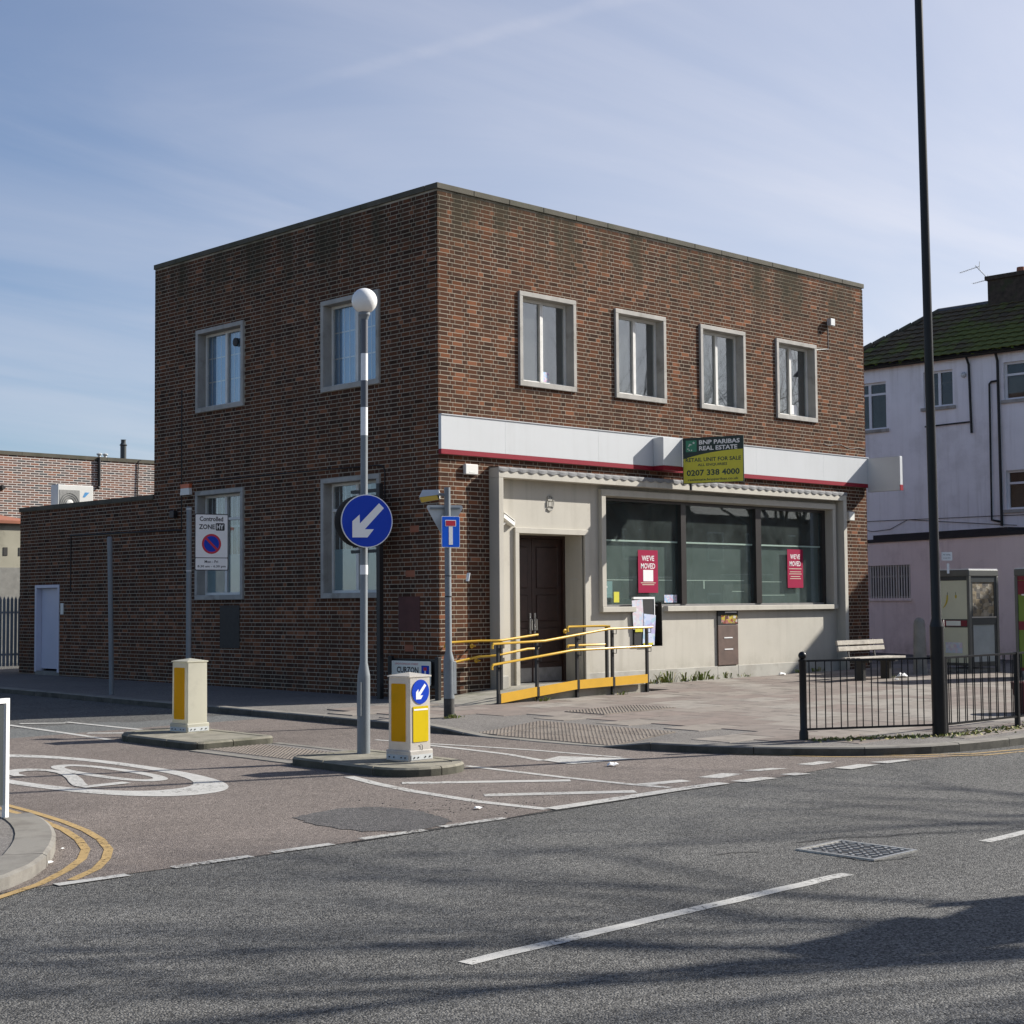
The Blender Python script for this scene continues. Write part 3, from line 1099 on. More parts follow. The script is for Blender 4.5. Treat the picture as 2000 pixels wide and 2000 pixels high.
def pavement(name, kerb_pts, side, far, wid, off, stone_range, m='pavement_base', cells=None, m_face=True):
    ln = catmull(kerb_pts, .3)
    inner = offset(ln, side*wid*.9)
    poly = [(q.x, q.y) for q in inner]+far
    bm = bmesh.new()
    vs_ = [bm.verts.new((x, y, 0)) for x, y in poly]
    bm.faces.new(vs_)
    bmesh.ops.triangulate(bm, faces=list(bm.faces))
    bmesh.ops.dissolve_faces(bm, faces=list(bm.faces))
    if cells:
        x0, x1, y0, y1, st = cells
        k = x0
        while k <= x1+1e-6:
            bmesh.ops.bisect_plane(bm, geom=list(bm.verts)+list(bm.edges)+list(bm.faces), plane_co=(k, 0, 0), plane_no=(1, 0, 0))
            k += st
        k = y0
        while k <= y1+1e-6:
            bmesh.ops.bisect_plane(bm, geom=list(bm.verts)+list(bm.edges)+list(bm.faces), plane_co=(0, k, 0), plane_no=(0, 1, 0))
            k += st
    bmesh.ops.triangulate(bm, faces=list(bm.faces))
    for v in bm.verts:
        v.co.z = zk(v.co.x, v.co.y)-.006
    for f in bm.faces:
        f.normal_update()
        if f.normal.z < 0:
            f.normal_flip()
    me = bpy.data.meshes.new(name)
    bm.to_mesh(me)
    bm.free()
    me.materials.append(MATS[m])
    pv = struct(link(name, me))
    # kerb stones laid end to end along the line
    acc, cur = 0.0, []
    runs = []
    for i in range(len(ln)-1):
        q = ln[i]
        if not stone_range(q):
            if len(cur) > 1:
                runs.append(cur)
            cur, acc = [], 0
            continue
        if cur and acc >= .9:
            cur.append(q)
            runs.append(cur)
            cur, acc = [], 0
        cur.append(q)
        acc += (ln[i+1]-q).length
    if len(cur) > 1:
        runs.append(cur)
    for rn in runs:
        mb = MB()
        out_ = offset(rn, 0)
        inn = offset(rn, side*wid)
        n = len(rn)
        # small gap at each end
        def trim(ls):
            ls = [q.copy() for q in ls]
            a, b = (ls[1]-ls[0]).normalized(), (ls[-2]-ls[-1]).normalized()
            ls[0] += a*.005
            ls[-1] += b*.005
            return ls
        out_, inn = trim(out_), trim(inn)
        mid = [a.lerp(b, .10) for a, b in zip(out_, inn)]
        lift = rnd.uniform(-.003, .004)
        rows = []
        for a, b, c in zip(out_, mid, inn):
            zt = zk(a.x, a.y)+lift
            rows.append([(a.x, a.y, zr(a.x, a.y)-.06), (a.x, a.y, zt-.016), (b.x, b.y, zt), (c.x, c.y, zk(c.x, c.y)+.002+lift*.5), (c.x, c.y, zr(c.x, c.y)-.06)])
        vs2 = [q for r_ in rows for q in r_]
        fs = []
        for i in range(n-1):
            for k in range(4):
                fs.append((i*5+k, (i+1)*5+k, (i+1)*5+k+1, i*5+k+1))
        fs += [(0, 1, 2, 3, 4), tuple((n-1)*5+k for k in (4, 3, 2, 1, 0))]
        mb.add(vs2, fs)
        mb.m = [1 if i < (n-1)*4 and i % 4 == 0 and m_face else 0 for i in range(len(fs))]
        mb.build('kerb_stone', ['kerb_stone', 'kerb_face_shaded'], pv)
    return pv, ln


pave, KEL = pavement('pavement', KE, 1, [(70, 60)], .17, 0, lambda q: (q.y < 13 and q.x < 6), cells=(-3.6, -1.8, -8.0, -3.0, .2))
pavew, KWL = pavement('west_pavement', KW, 1, [(-60, 60)], .30, 0, lambda q: (q.x > -16 and q.y < 6), m_face=False)

# paving slabs of the forecourt, one object each
ang = SL


def slab_mesh(name, lx, ly, th=.03, m='slab', bev=.004):
    mb = MB()
    mb.box(-lx/2, lx/2, -ly/2, ly/2, -th, .006, M=SL)
    return mb.mesh(name, m, bevel=bev)


S_FULL = slab_mesh('slab', .892, .592)
S_HALF = slab_mesh('slab', .442, .592)


def kerb_dist(x, y):
    return min((Vector((x, y))-q).length for q in KEL)


cand = []
row = 0
yy = -9.9+.3
while yy < -.2:
    xx = -2.6+(.45 if row % 2 else 0)
    while xx < 12.5:
        ok = kerb_dist(xx, yy) > .62 and not (-.9 < xx < 4.0 and yy > -1.75) and not (xx < -1.4 and -7.8 < yy < -3.0) and yy < -.36
        inside = all(not (q.y > yy-.4 and q.y < yy+.4 and q.x > xx-.5) for q in KEL if -3.6 < q.y < 12 or True) if False else (xx > -3.0 and yy > -10.0)
        # keep to the paved side of the kerb
        side_ok = xx > {True: -3.0}.get(yy > -7.2, -3.0) and (yy > -9.6 or xx > -.2) and (xx-(-3.0) > max(0, (-7.2-yy))*.75)
        if ok and inside and side_ok:
            cand.append((xx, yy))
        xx += .9
    yy += .6
    row += 1
# the 260 that show largest
cand.sort(key=lambda q: (q[0]-CAM.x)**2+(q[1]-CAM.y)**2)
for x, y in cand[:265]:
    o = link('paving_slab', S_FULL, pave)
    o.location = (x, y, zp(x, y)+rnd.uniform(-.0065, -.0035))
    o.rotation_euler = (rnd.uniform(-.003, .003), rnd.uniform(-.002, .002), 0)
rest = MB()
for x, y in cand[265:]:
    rest.box(-.446, .446, -.296, .296, -.03, .006, M=Matrix.Translation((x, y, zp(x, y)-.005)) @ SL)
if cand[265:]:
    stuff(rest.build('paving', 'slab', pave))


# blister paving: slabs with raised domes, at the dropped kerb and between the islands
def tactile_slab(s_=.40):
    mb = MB()
    mb.box(-s_/2+.003, s_/2-.003, -s_/2+.003, s_/2-.003, -.03, .004, M=SL)
    for i in range(6):
        for j in range(6):
            cx, cy = -s_/2+s_*(i+.5)/6, -s_/2+s_*(j+.5)/6
            mb.prism([(cx+.017*math.cos(R(60*k)), cy+.017*math.sin(R(60*k))) for k in range(6)], .0035, .011, M=SL, scale_top=.6)
    return mb.mesh('tactile_slab', 'tactile')


TS = tactile_slab()
for i in range(6):
    for j in range(3):
        x, y = -3.02+j*.405, -4.55-i*.405
        zc = (zk(x-.2, y)+zk(x+.2, y))/2
        o = link('tactile_slab', TS, pave)
        o.location = (x, y, zc+.006)
        o.rotation_euler = (0, -math.atan2(zk(x+.2, y)-zk(x-.2, y)-(zp(x+.2, y)-zp(x-.2, y)), .4), 0)
for i in range(4):
    for j in range(2):
        x, y = -.45+i*.405, -3.7-j*.405
        o = link('tactile_slab', TS, pave)
        o.location = (x, y, zp(x, y)+.009)
xing = struct(sheet('crossing', [[(-6.86, -3.25), (-5.72, -3.25), (-5.72, -5.36), (-6.98, -5.36)]], 'pavement_base', .008))
for i in range(5):
    for j in range(2):
        x, y = -6.54+j*.405, -3.5-i*.405
        o = link('tactile_slab', TS, xing)
        o.location = (x, y, zr(x, y)+.010)
for x in (-6.92, -5.70):
    mb = MB()
    mb.box(-.06, .06, -1.03, 1.03, -.05, .014, M=SL)
    o = mb.build('edging_stone', 'kerb_stone', xing)
    o.location = (x, -4.31, zr(x, -4.31))


# ---------------------------------------------------------------- traffic islands
def island(loc, w_, l_, nose, label):
    """kerbed refuge; nose = +1 / -1 puts the rounded end at +Y / -Y"""
    z0 = zr(*loc)
    t = thing('traffic_island', label, 'traffic island', (loc[0], loc[1], z0))
    hw, hl = w_/2, l_/2
    rn, rf = hw*.92, .16
    poly = []
    for cx, cy, a, rad in ((hw-rn, hl-rn, 0, rn), (-hw+rn, hl-rn, 90, rn), (-hw+rf, -hl+rf, 180, rf), (hw-rf, -hl+rf, 270, rf)):
        for k in range(7):
            q = R(a+90*k/6)
            poly.append(Vector((cx+rad*math.cos(q), cy+rad*math.sin(q))))
    if nose < 0:
        poly = [Vector((-q.x, -q.y)) for q in poly]
    # resample
    per = []
    for i in range(len(poly)):
        a, b = poly[i], poly[(i+1) % len(poly)]
        n = max(1, int((b-a).length/.12))
        per += [a.lerp(b, k/n) for k in range(n)]
    n = len(per)

    def inset(d):
        out = []
        for i in range(n):
            tdir = (per[(i+1) % n]-per[i-1]).normalized()
            out.append(per[i]+Vector((-tdir.y, tdir.x))*d)
        return out
    inn = inset(.125)
    mid = inset(.02)
    ns = 8
    cuts = [int(n*k/ns) for k in range(ns+1)]

    def hz(q):
        return zp(loc[0]+q.x, loc[1]+q.y)-z0
    for k in range(ns):
        idx = [i % n for i in range(cuts[k], cuts[k+1]+1)]
        mb = MB()
        rows = []
        for j, i in enumerate(idx):
            e = .0
            if j == 0:
                e = .006
            if j == len(idx)-1:
                e = -.006
            td = (per[(i+1) % n]-per[i-1]).normalized()*e
            a, b, c = per[i]+td, mid[i]+td, inn[i]+td
            rows += [(a.x, a.y, -.05), (a.x, a.y, hz(a)-.022), (b.x, b.y, hz(b)), (c.x, c.y, hz(c)), (c.x, c.y, -.05)]
        fs = []
        m_ = len(idx)
        for j in range(m_-1):
            for q in range(4):
                fs.append((j*5+q, (j+1)*5+q, (j+1)*5+q+1, j*5+q+1))
        fs += [(0, 1, 2, 3, 4), tuple((m_-1)*5+q for q in (4, 3, 2, 1, 0))]
        mb.add(rows, fs)
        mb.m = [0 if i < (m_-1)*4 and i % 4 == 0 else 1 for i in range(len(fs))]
        mb.build('kerb_stone', ['island_kerb_shaded', 'island_top'], t)
    mb = MB()
    mb.add([(q.x, q.y, hz(q)-.006) for q in inset(.12)], [tuple(range(n))])
    mb.build('infill', 'island_top', t)
    return t


island((-6.49, -6.37), 1.12, 2.02, -1, 'kerbed traffic island carrying the belisha beacon and the arrow bollard')
island((-6.28, -2.22), 1.22, 2.14, 1, 'kerbed traffic island under the plain cream and yellow bollard')


# ---------------------------------------------------------------- bollards on the islands
def bollard(loc, rz, body, label, h=.96, arrow=False):
    t = thing('keep_left_bollard', label, 'bollard', (loc[0], loc[1], zp(*loc)), rz, 'illuminated traffic bollards')
    s0, s1 = .166, .163
    mb = MB()
    prof = [(s0, .10), (s1, h-.05)]
    vs_ = []
    for s_, z in prof:
        vs_ += [(-s_, -s_, z), (s_, -s_, z), (s_, s_, z), (-s_, s_, z)]
    mb.add(vs_, [(0, 1, 5, 4), (1, 2, 6, 5), (2, 3, 7, 6), (3, 0, 4, 7), (3, 2, 1, 0), (4, 5, 6, 7)])
    mb.build('body', body, t, bevel=.012)
    mb = MB()
    s_ = s1+.008
    mb.add([(-s_, -s_, h-.05), (s_, -s_, h-.05), (s_, s_, h-.05), (-s_, s_, h-.05), (-s_, -s_, h-.035), (s_, -s_, h-.035), (s_, s_, h-.035), (-s_, s_, h-.035), (0, 0, h)],
           [(0, 1, 5, 4), (1, 2, 6, 5), (2, 3, 7, 6), (3, 0, 4, 7), (3, 2, 1, 0), (4, 5, 8), (5, 6, 8), (6, 7, 8), (7, 4, 8)])
    mb.build('cap', body, t)
    mb = MB()
    mb.box(-.185, .185, -.185, .185, -.02, .11)
    mb.build('base', body, t, bevel=.012)
    mb = MB()
    mb.box(-.190, -.184, -.165, .165, .005, .06)
    mb.box(-.165, .165, -.190, -.184, .005, .06)
    pl_ = mb.build('base_strip', 'sign_grey_back', t)
    mb = MB()
    for k in (-.12, -.06, .05, .12):
        mb.lathe([(.008, 0), (.008, .008)], 8, M=Matrix.Translation((-.190, k, .032)) @ Matrix.Rotation(R(-90), 4, 'Y'))
        mb.lathe([(.008, 0), (.008, .008)], 8, M=Matrix.Translation((k, -.190, .032)) @ Matrix.Rotation(R(90), 4, 'X'))
    stuff(mb.build('bolt', 'print_black', t))
    # yellow panel on the side facing -X
    P1 = Matrix.Translation((-.169, 0, 0)) @ Matrix.Rotation(R(-90), 4, 'Z') @ Matrix.Rotation(math.atan((s0-s1)/(h-.15))*-1, 4, 'X')
    mb = MB()
    mb.prism(rrect(-.108, .108, .20 if arrow else .16, h-.12, .015), 0, .007, M=P1 @ UPM)
    mb.build('yellow_panel', 'bollard_yellow', t)
    if arrow:
        mb = MB()
        mb.prism(circle(.132, 32, 0, .735), 0, .008, M=Matrix.Translation((0, -.165, 0)) @ UPM)
        d = mb.build('sign_disc', 'sign_blue', t)
        mb = MB()
        mb.prism([(x*.125, .735+y*.125) for x, y in ARROW], 0, .0095, M=Matrix.Translation((0, -.165, 0)) @ UPM)
        mb.build('arrow', 'print_white', d)
        mb = MB()
        mb.prism(rrect(-.118, .118, .195, .58, .012), 0, .005, M=Matrix.Translation((0, -.1685, 0)) @ UPM)
        mb.build('yellow_panel', 'bollard_yellow_bright', t, label='bright yellow lower panel under the arrow')
        mb = MB()
        mb.box(-.108, .108, -.1755, -.170, .535, .552)
        mb.build('strip', 'print_white', t)
        mb = MB()
        mb.tube([(-.01, -.178, .17), (.015, -.178, .16), (.018, -.178, .12), (.005, -.178, .095)], .004, 6)
        mb.build('latch', 'phone_frame', t)
    return t


bollard((-6.31, -6.60), R(5), 'bollard_white', 'square white bollard with blue arrow disc and yellow panels beside the beacon', .945, True)
bollard((-6.04, -1.83), R(5), 'bollard_cream', 'square cream bollard with one yellow side panel on the far traffic island', .955)


# ---------------------------------------------------------------- posts and signs
def pole(mb, h, r0, r1=None, m=0, z0=0.0, n=16):
    r1 = r0 if r1 is None else r1
    return mb.lathe([(r0, z0), (r1, h)], n, m)


bz = zp(-6.243, -5.72)
bea = thing('belisha_beacon', 'tall grey beacon pole with white globe and striped bands on the near island', 'beacon', (-6.243, -5.72, bz), 0, None, (R(-.32), R(.58)))
mb = MB()
mb.lathe([(.074, -.02), (.072, .86), (.071, .88), (.043, 1.02), (.0405, 3.62)], 20)
mb.build('pole', 'post_grey', bea, smooth=35)
for a, b, m_ in ((3.62, 3.945, 'print_white'), (3.945, 4.255, 'post_band_dark'), (4.255, 4.57, 'print_white'), (4.57, 4.98, 'post_band_dark')):
    mb = MB()
    mb.lathe([(.041, a), (.0405, b)], 20)
    mb.build('band', m_, bea, smooth=35, label='white band' if m_ == 'print_white' else 'dark band')
mb = MB()
mb.lathe([(.045, 4.97), (.052, 5.0), (.066, 5.02), (.066, 5.05), (.05, 5.055)], 20)
mb.build('collar', 'post_grey', bea, smooth=30)
mb = MB()
mb.lathe([(.148*math.sin(R(4+172*k/22)), 5.185-.148*math.cos(R(4+172*k/22))) for k in range(23)], 32)
mb.build('globe', 'globe_white', bea, smooth=60)
mb = MB()
mb.lathe([(.046, 2.02), (.046, 2.13)], 16)
mb.build('sticker', 'print_white', bea, smooth=30)
mb = MB()
mb.box(-.082, -.072, -.05, .02, .42, .8)
mb.build('access_door', 'post_grey', bea)


def round_sign(name, label, loc, normal_az, rad, front, arrow_m, back=True):
    t = thing(name, label, 'road sign', loc, face_to(math.cos(R(normal_az)), math.sin(R(normal_az))))
    mb = MB()
    mb.prism(circle(rad, 48), 0, .012, M=UPM)
    mb.build('rim', 'print_white', t)
    mb = MB()
    mb.prism(circle(rad*.965, 48), .0125, .0145, M=UPM)
    d = mb.build('disc', front, t)
    mb = MB()
    mb.prism([(x*rad*.965, y*rad*.965) for x, y in ARROW], .0150, .0165, M=UPM)
    mb.build('arrow', arrow_m, d)
    return t


kx, ky, kz = -6.335, -5.90, 2.545
ks = round_sign('keep_left_sign', 'round blue sign with white arrow pointing down left on the beacon pole', (kx, ky, kz), -113, .302, 'sign_blue', 'print_white')
mb = MB()
mb.prism(circle(.297, 48, -.045, 0), -.135, -.120, M=UPM)
mb.build('back_disc', 'post_black', ks)
mb = MB()
for z in (-.14, .14):
    mb.box(-.055, .055, .0, .13, z-.02, z+.02)
mb.build('clip', 'post_grey', ks)

# T junction sign on grey column with sign light
px_, py_ = -2.39, -2.89
pz = zp(px_, py_)
tp = thing('sign_post', 'grey sign column with wide base and sign light near the building corner', 'sign post', (px_, py_, pz), 0, None, (0, R(-.25)))
mb = MB()
mb.lathe([(.077, -.05), (.077, .27)], 16)
mb.build('worn_base', 'post_worn_base', tp, smooth=30)
mb = MB()
mb.lathe([(.078, .27), (.077, .80), (.074, .84), (.047, .94), (.0445, 3.30)], 16)
mb.build('column', 'post_grey', tp, smooth=30)
mb = MB()
mb.box(.02, .084, -.075, .035, .33, .80)
mb.build('access_door', 'post_grey', tp, bevel=.006)
mb = MB()
mb.lathe([(.05, 1.72), (.05, 1.735)], 14)
mb.lathe([(.05, 2.02), (.05, 2.03)], 14)
mb.build('strap', 'post_black', tp)
mb = MB()
mb.box(-.065, -.055, -.06, .0, 1.98, 2.10, M=Matrix.Rotation(R(12), 4, 'Y'))
mb.build('torn_tape', 'print_white', tp)
# lantern head
lh = Matrix.Translation((-.02, .03, 3.19)) @ Matrix.Rotation(R(128), 4, 'Z') @ Matrix.Rotation(R(24), 4, 'X')
mb = MB()
mb.add([lh @ Vector(q) for q in ((.08, -.075, -.03), (.36, -.09, -.075), (.36, .09, -.075), (.08, .075, -.03), (.08, -.06, .06), (.32, -.07, .055), (.32, .07, .055), (.08, .06, .06))],
       [(0, 1, 5, 4), (1, 2, 6, 5), (2, 3, 7, 6), (3, 0, 4, 7), (4, 5, 6, 7)])
hd = mb.build('lamp_head', 'sign_grey_back', tp)
mb = MB()
mb.add([lh @ Vector(q) for q in ((.10, -.065, -.035), (.35, -.08, -.072), (.35, .08, -.072), (.10, .065, -.035), (.10, -.065, -.025), (.35, -.08, -.055), (.35, .08, -.055), (.10, .065, -.025))],
       [(0, 1, 2, 3), (4, 5, 6, 7), (0, 1, 5, 4), (1, 2, 6, 5), (2, 3, 7, 6), (3, 0, 4, 7)])
mb.build('lamp_lens', 'lamp_lens', hd)
mb = MB()
mb.tube([lh @ Vector((0, 0, .0)), lh @ Vector((.1, 0, .02))], .022, 8)
mb.build('bracket', 'post_grey', tp)

ts = thing('dead_end_sign', 'blue rectangular no through road sign with white T and red bar', 'road sign', (px_-.03, py_-.085, pz+2.655), face_to(math.cos(R(-108)), math.sin(R(-108))))
mb = MB()
mb.prism(rrect(-.143, .143, -.225, .225, .02), 0, .008, M=UPM)
mb.build('plate', 'print_white', ts)
mb = MB()
mb.prism(rrect(-.136, .136, -.218, .218, .016), .0085, .0100, M=UPM)
mb.build('blue_field', 'sign_blue_bright', ts)
mb = MB()
mb.prism(rrect(-.032, .030, -.185, .075, .003), .0105, .0115, M=UPM)
mb.prism(rrect(-.088, .082, .078, .170, .01), .0105, .0115, M=UPM)
mb.build('symbol', 'print_white', ts)
mb = MB()
mb.prism(rrect(-.078, .072, .086, .160, .005), .012, .013, M=UPM)
mb.build('red_bar', 'sign_red', ts)

gs = thing('give_way_sign', 'grey back of a triangular give way sign behind the blue sign', 'road sign', (px_+.0, py_+.07, pz+2.94), face_to(math.cos(R(64)), math.sin(R(64))))
mb = MB()
tri = []
for cx, cy, a in ((.235, .075, -30), (-.235, .075, 90), (0, -.335, 210)):
    for k in range(6):
        t = R(a+120*k/5)
        tri.append((cx+.035*math.cos(t), cy+.035*math.sin(t)))
mb.prism(tri, 0, .006, M=UPM)
mb.build('plate', 'sign_grey_back', gs)
mb = MB()
mb.prism([(q[0]*.97, q[1]*.97) for q in tri], .0062, .0072, M=UPM)
mb.build('red_border', 'sign_red', gs)
mb = MB()
mb.prism([(q[0]*.68, (q[1]+.05)*.68-.05) for q in tri], .0074, .0084, M=UPM)
mb.build('white_field', 'print_white', gs)
mb = MB()
mb.box(-.22, .22, .002, .028, .05, .075)
mb.build('back_channel', 'post_grey', gs)
# controlled zone sign
cx_, cy_ = -2.80, 3.24
cz_ = zp(cx_, cy_)
cp = thing('sign_post', 'slim grey sign post holding the controlled zone plate behind the cream bollard', 'sign post', (cx_, cy_, cz_))
mb = MB()
mb.lathe([(.045, -.05), (.045, 3.24), (.04, 3.26)], 14)
mb.build('column', 'post_grey', cp, smooth=30)
mb = MB()
for z in (2.16, 3.21):
    mb.lathe([(.05, z), (.05, z+.02)], 14)
mb.build('strap', 'sign_grey_back', cp)
zs = thing('controlled_zone_sign', 'white controlled zone plate with no waiting roundel and parking hours', 'road sign', (cx_+.08, cy_-.045, cz_+2.66), face_to(math.cos(R(-104)), math.sin(R(-104))))
OX = .30
mb = MB()
mb.prism(rrect(OX-.30, OX+.30, -.485, .485, .02), 0, .010, M=UPM)
mb.build('plate', 'print_black', zs)
mb = MB()
mb.prism(rrect(OX-.285, OX+.285, -.262, .470, .012), .0105, .0115, M=UPM)
mb.prism(rrect(OX-.285, OX+.285, -.470, -.275, .012), .0105, .0115, M=UPM)
mb.build('white_field', 'print_white', zs)
YT = -.0125
mb = MB()
put_text(mb, 'Controlled', OX-.005, .398, .082, .42, YT, 0, .028)
mb.build('lettering', 'print_black', zs, recalc=False)
mb = MB()
put_text(mb, 'ZONE', OX-.085, .262, .086, .285, YT, 0, .030)
mb.build('lettering', 'print_black', zs, recalc=False)
mb = MB()
put_text(mb, 'Mon - Fri', OX-.005, -.333, .048, .24, YT, 0, .022)
mb.build('lettering', 'print_black', zs, recalc=False)
mb = MB()
put_text(mb, '8.30 am - 6.30 pm', OX, -.418, .050, .50, YT, 0, .022)
mb.build('lettering', 'print_black', zs, recalc=False)
mb = MB()
mb.add([(q[0], YT, q[1]) for q in rrect(OX+.07, OX+.232, .198, .328, .02)], [tuple(range(20))])
mb.build('code_box', 'print_black', zs, recalc=False)
mb = MB()
put_text(mb, 'HY', OX+.151, .263, .082, .125, -.0135, 0, .028)
mb.build('zone_code', 'print_white', zs, recalc=False)
mb = MB()
mb.prism(circle(.172, 40, OX-.003, -.03), .012, .0125, M=UPM)
nd = mb.build('roundel', 'sign_red', zs)
mb = MB()
mb.prism(circle(.136, 40, OX-.003, -.03), .0128, .0133, M=UPM)
mb.build('roundel_field', 'sign_blue', nd)
mb = MB()
c_, s_ = math.cos(R(-45)), math.sin(R(-45))
mb.prism([(OX-.003+x*c_-y*s_, -.03+x*s_+y*c_) for x, y in ((-.15, -.019), (.15, -.019), (.15, .019), (-.15, .019))], .0136, .0141, M=UPM)
mb.build('roundel_bar', 'sign_red', nd)

# empty post further along the side wall
ex, ey = -2.75, 5.84
ep = thing('sign_post', 'bare grey post without any sign in front of the dark side wall', 'sign post', (ex, ey, zp(ex, ey)), 0, None, (0, R(-1.2)))
mb = MB()
mb.lathe([(.044, -.05), (.044, 2.56)], 14)
mb.build('column', 'post_grey', ep, smooth=30)
mb = MB()
mb.lathe([(.047, 2.56), (.047, 2.80), (.035, 2.82)], 14)
mb.build('sleeve', 'post_grey', ep, smooth=30)

# black notice post close to the side wall, its panel mostly behind the blue sign
np_ = thing('notice_post', 'black notice post with framed white panel behind the round blue sign', 'notice board', (-.40, 1.07, zp(-.4, 1.07)))
mb = MB()
mb.box(-.045, .045, -.045, .045, -.05, 3.64)
mb.build('column', 'post_black', np_, bevel=.006)
mb = MB()
mb.box(-.04, .04, .04, .74, 3.50, 3.555)
mb.box(-.04, .04, .04, .74, 2.46, 2.515)
mb.build('arm', 'post_black', np_)
mb = MB()
mb.box(-.026, .026, .06, .70, 2.56, 3.45)
pn = mb.build('panel_frame', 'post_black', np_)
mb = MB()
mb.box(-.029, .029, .085, .675, 2.585, 3.425)
mb.build('panel', 'print_white', pn)
mb = MB()
mb.add([(-.0305, .36, 3.25), (-.0305, .44, 3.25), (-.0305, .60, 3.10), (-.0305, .52, 3.10)], [(0, 1, 2, 3)])
mb.build('red_flash', 'sign_red', pn)

# low street nameplate at the foot of the corner
sn = thing('street_nameplate', 'low white street nameplate reading CURZON between two black posts', 'street sign', (-.24, .36, zp(-.24, .36)), R(-90))
for x in (-.66, .55):
    mb = MB()
    mb.box(x-.045, x+.045, 0, .07, -.05, .70)
    mb.build('post', 'post_black', sn, bevel=.006)
mb = MB()
mb.box(-.60, .50, .045, .06, .18, .66)
mb.build('back_panel', 'post_black', sn)
mb = MB()
mb.prism(rrect(-.58, .42, .225, .625, .02), 0, .012, M=Matrix.Translation((0, -.002, 0)) @ UPM)
mb.build('plate', 'print_cream', sn)
mb = MB()
put_text(mb, 'CURZON', -.165, .475, .105, .56, -.0155, 0, .032)
mb.build('lettering', 'print_black', sn, recalc=False)
mb = MB()
put_text(mb, 'ROAD', -.165, .315, .105, .36, -.0155, 0, .014)
mb.build('lettering', 'print_black', sn, recalc=False)
mb = MB()
put_text(mb, 'LONDON BOROUGH OF BRENT', -.19, .575, .030, .60, -.0155, 0, .006)
mb.build('red_lettering', 'sign_red', sn, recalc=False)
mb = MB()
mb.prism(rrect(.19, .385, .30, .555, .012), 0, .0015, M=Matrix.Translation((0, -.0143, 0)) @ UPM)
bf = mb.build('blue_field', 'sign_blue', sn)
mb = MB()
mb.prism(rrect(.270, .302, .33, .47, .003), 0, .001, M=Matrix.Translation((0, -.0160, 0)) @ UPM)
mb.build('symbol', 'print_white', bf)
mb = MB()
mb.prism(rrect(.245, .327, .47, .525, .003), 0, .001, M=Matrix.Translation((0, -.0160, 0)) @ UPM)
mb.build('red_bar', 'sign_red', bf)

# tall black lamp column that leans slightly
lp = thing('lamp_post', 'tall black street lamp column leaning left behind the railing', 'lamp post', (-.215, -9.485, zp(-.215, -9.485)-.02), 0)
mb = MB()
LT = (-.50, -.24)
def lean(z):
    return (LT[0]*z/9.04, LT[1]*z/9.04, z)
mb.tube([lean(0), lean(.3), lean(1.36)], [.088, .086, .085], 20)
mb.build('base_section', 'lamp_black', lp, smooth=40)
mb = MB()
mb.tube([lean(1.36), lean(1.46), lean(4), lean(9.6)], [.085, .060, .056, .047], 20)
mb.build('shaft', 'lamp_black', lp, smooth=40)
mb = MB()
mb.tube([lean(9.6), (-.53, -.32, 9.9), (-.5, -.9, 10.1), (-.48, -1.5, 10.15)], .035, 10)
mb.build('arm', 'lamp_black', lp, smooth=40)
mb = MB()
mb.box(-.6, -.36, -2.2, -1.45, 10.08, 10.22)
mb.build('lantern', 'sign_grey_back', lp, bevel=.03)
mb = MB()
mb.add([lean(1.40), (lean(1.40)[0]+.09, lean(1.4)[1]-.02, 1.42), (lean(1.3)[0]+.092, lean(1.3)[1]-.03, 1.31)], [(0, 1, 2)])
mb.add([(.0, -.10, 1.33), (.055, -.065, 1.33), (.04, -.07, 1.44), (-.0, -.09, 1.43)], [(0, 1, 2, 3)])
mb.build('tape', 'litter_white', lp)
ls = thing('loading_sign', 'small white loading restriction plate clamped to the black lamp column', 'road sign', (-.235, -9.60, zp(-.2, -9.5)+2.20), face_to(math.cos(R(-130)), math.sin(R(-130))))
mb = MB()
mb.prism(rrect(-.02, .115, -.055, .05, .008), 0, .004, M=UPM)
mb.build('plate', 'print_white', ls)
mb = MB()
put_text(mb, 'No loading', .047, .015, .018, .09, -.0048, 0, .01)
mb.build('lettering', 'print_black', ls, recalc=False)
mb = MB()
put_text(mb, 'at any time', .047, -.025, .018, .09, -.0048, 0, .01)
mb.build('lettering', 'print_black', ls, recalc=False)
mb = MB()
mb.prism(rrect(.045, .075, -.215, -.09, .004), 0, .003, M=UPM)
mb.build('lower_plate', 'print_white', ls)

# ---------------------------------------------------------------- guard railing
RP = [(-1.78, -8.58), (-.10, -9.50), (1.55, -9.58), (3.35, -9.62), (5.2, -9.64)]


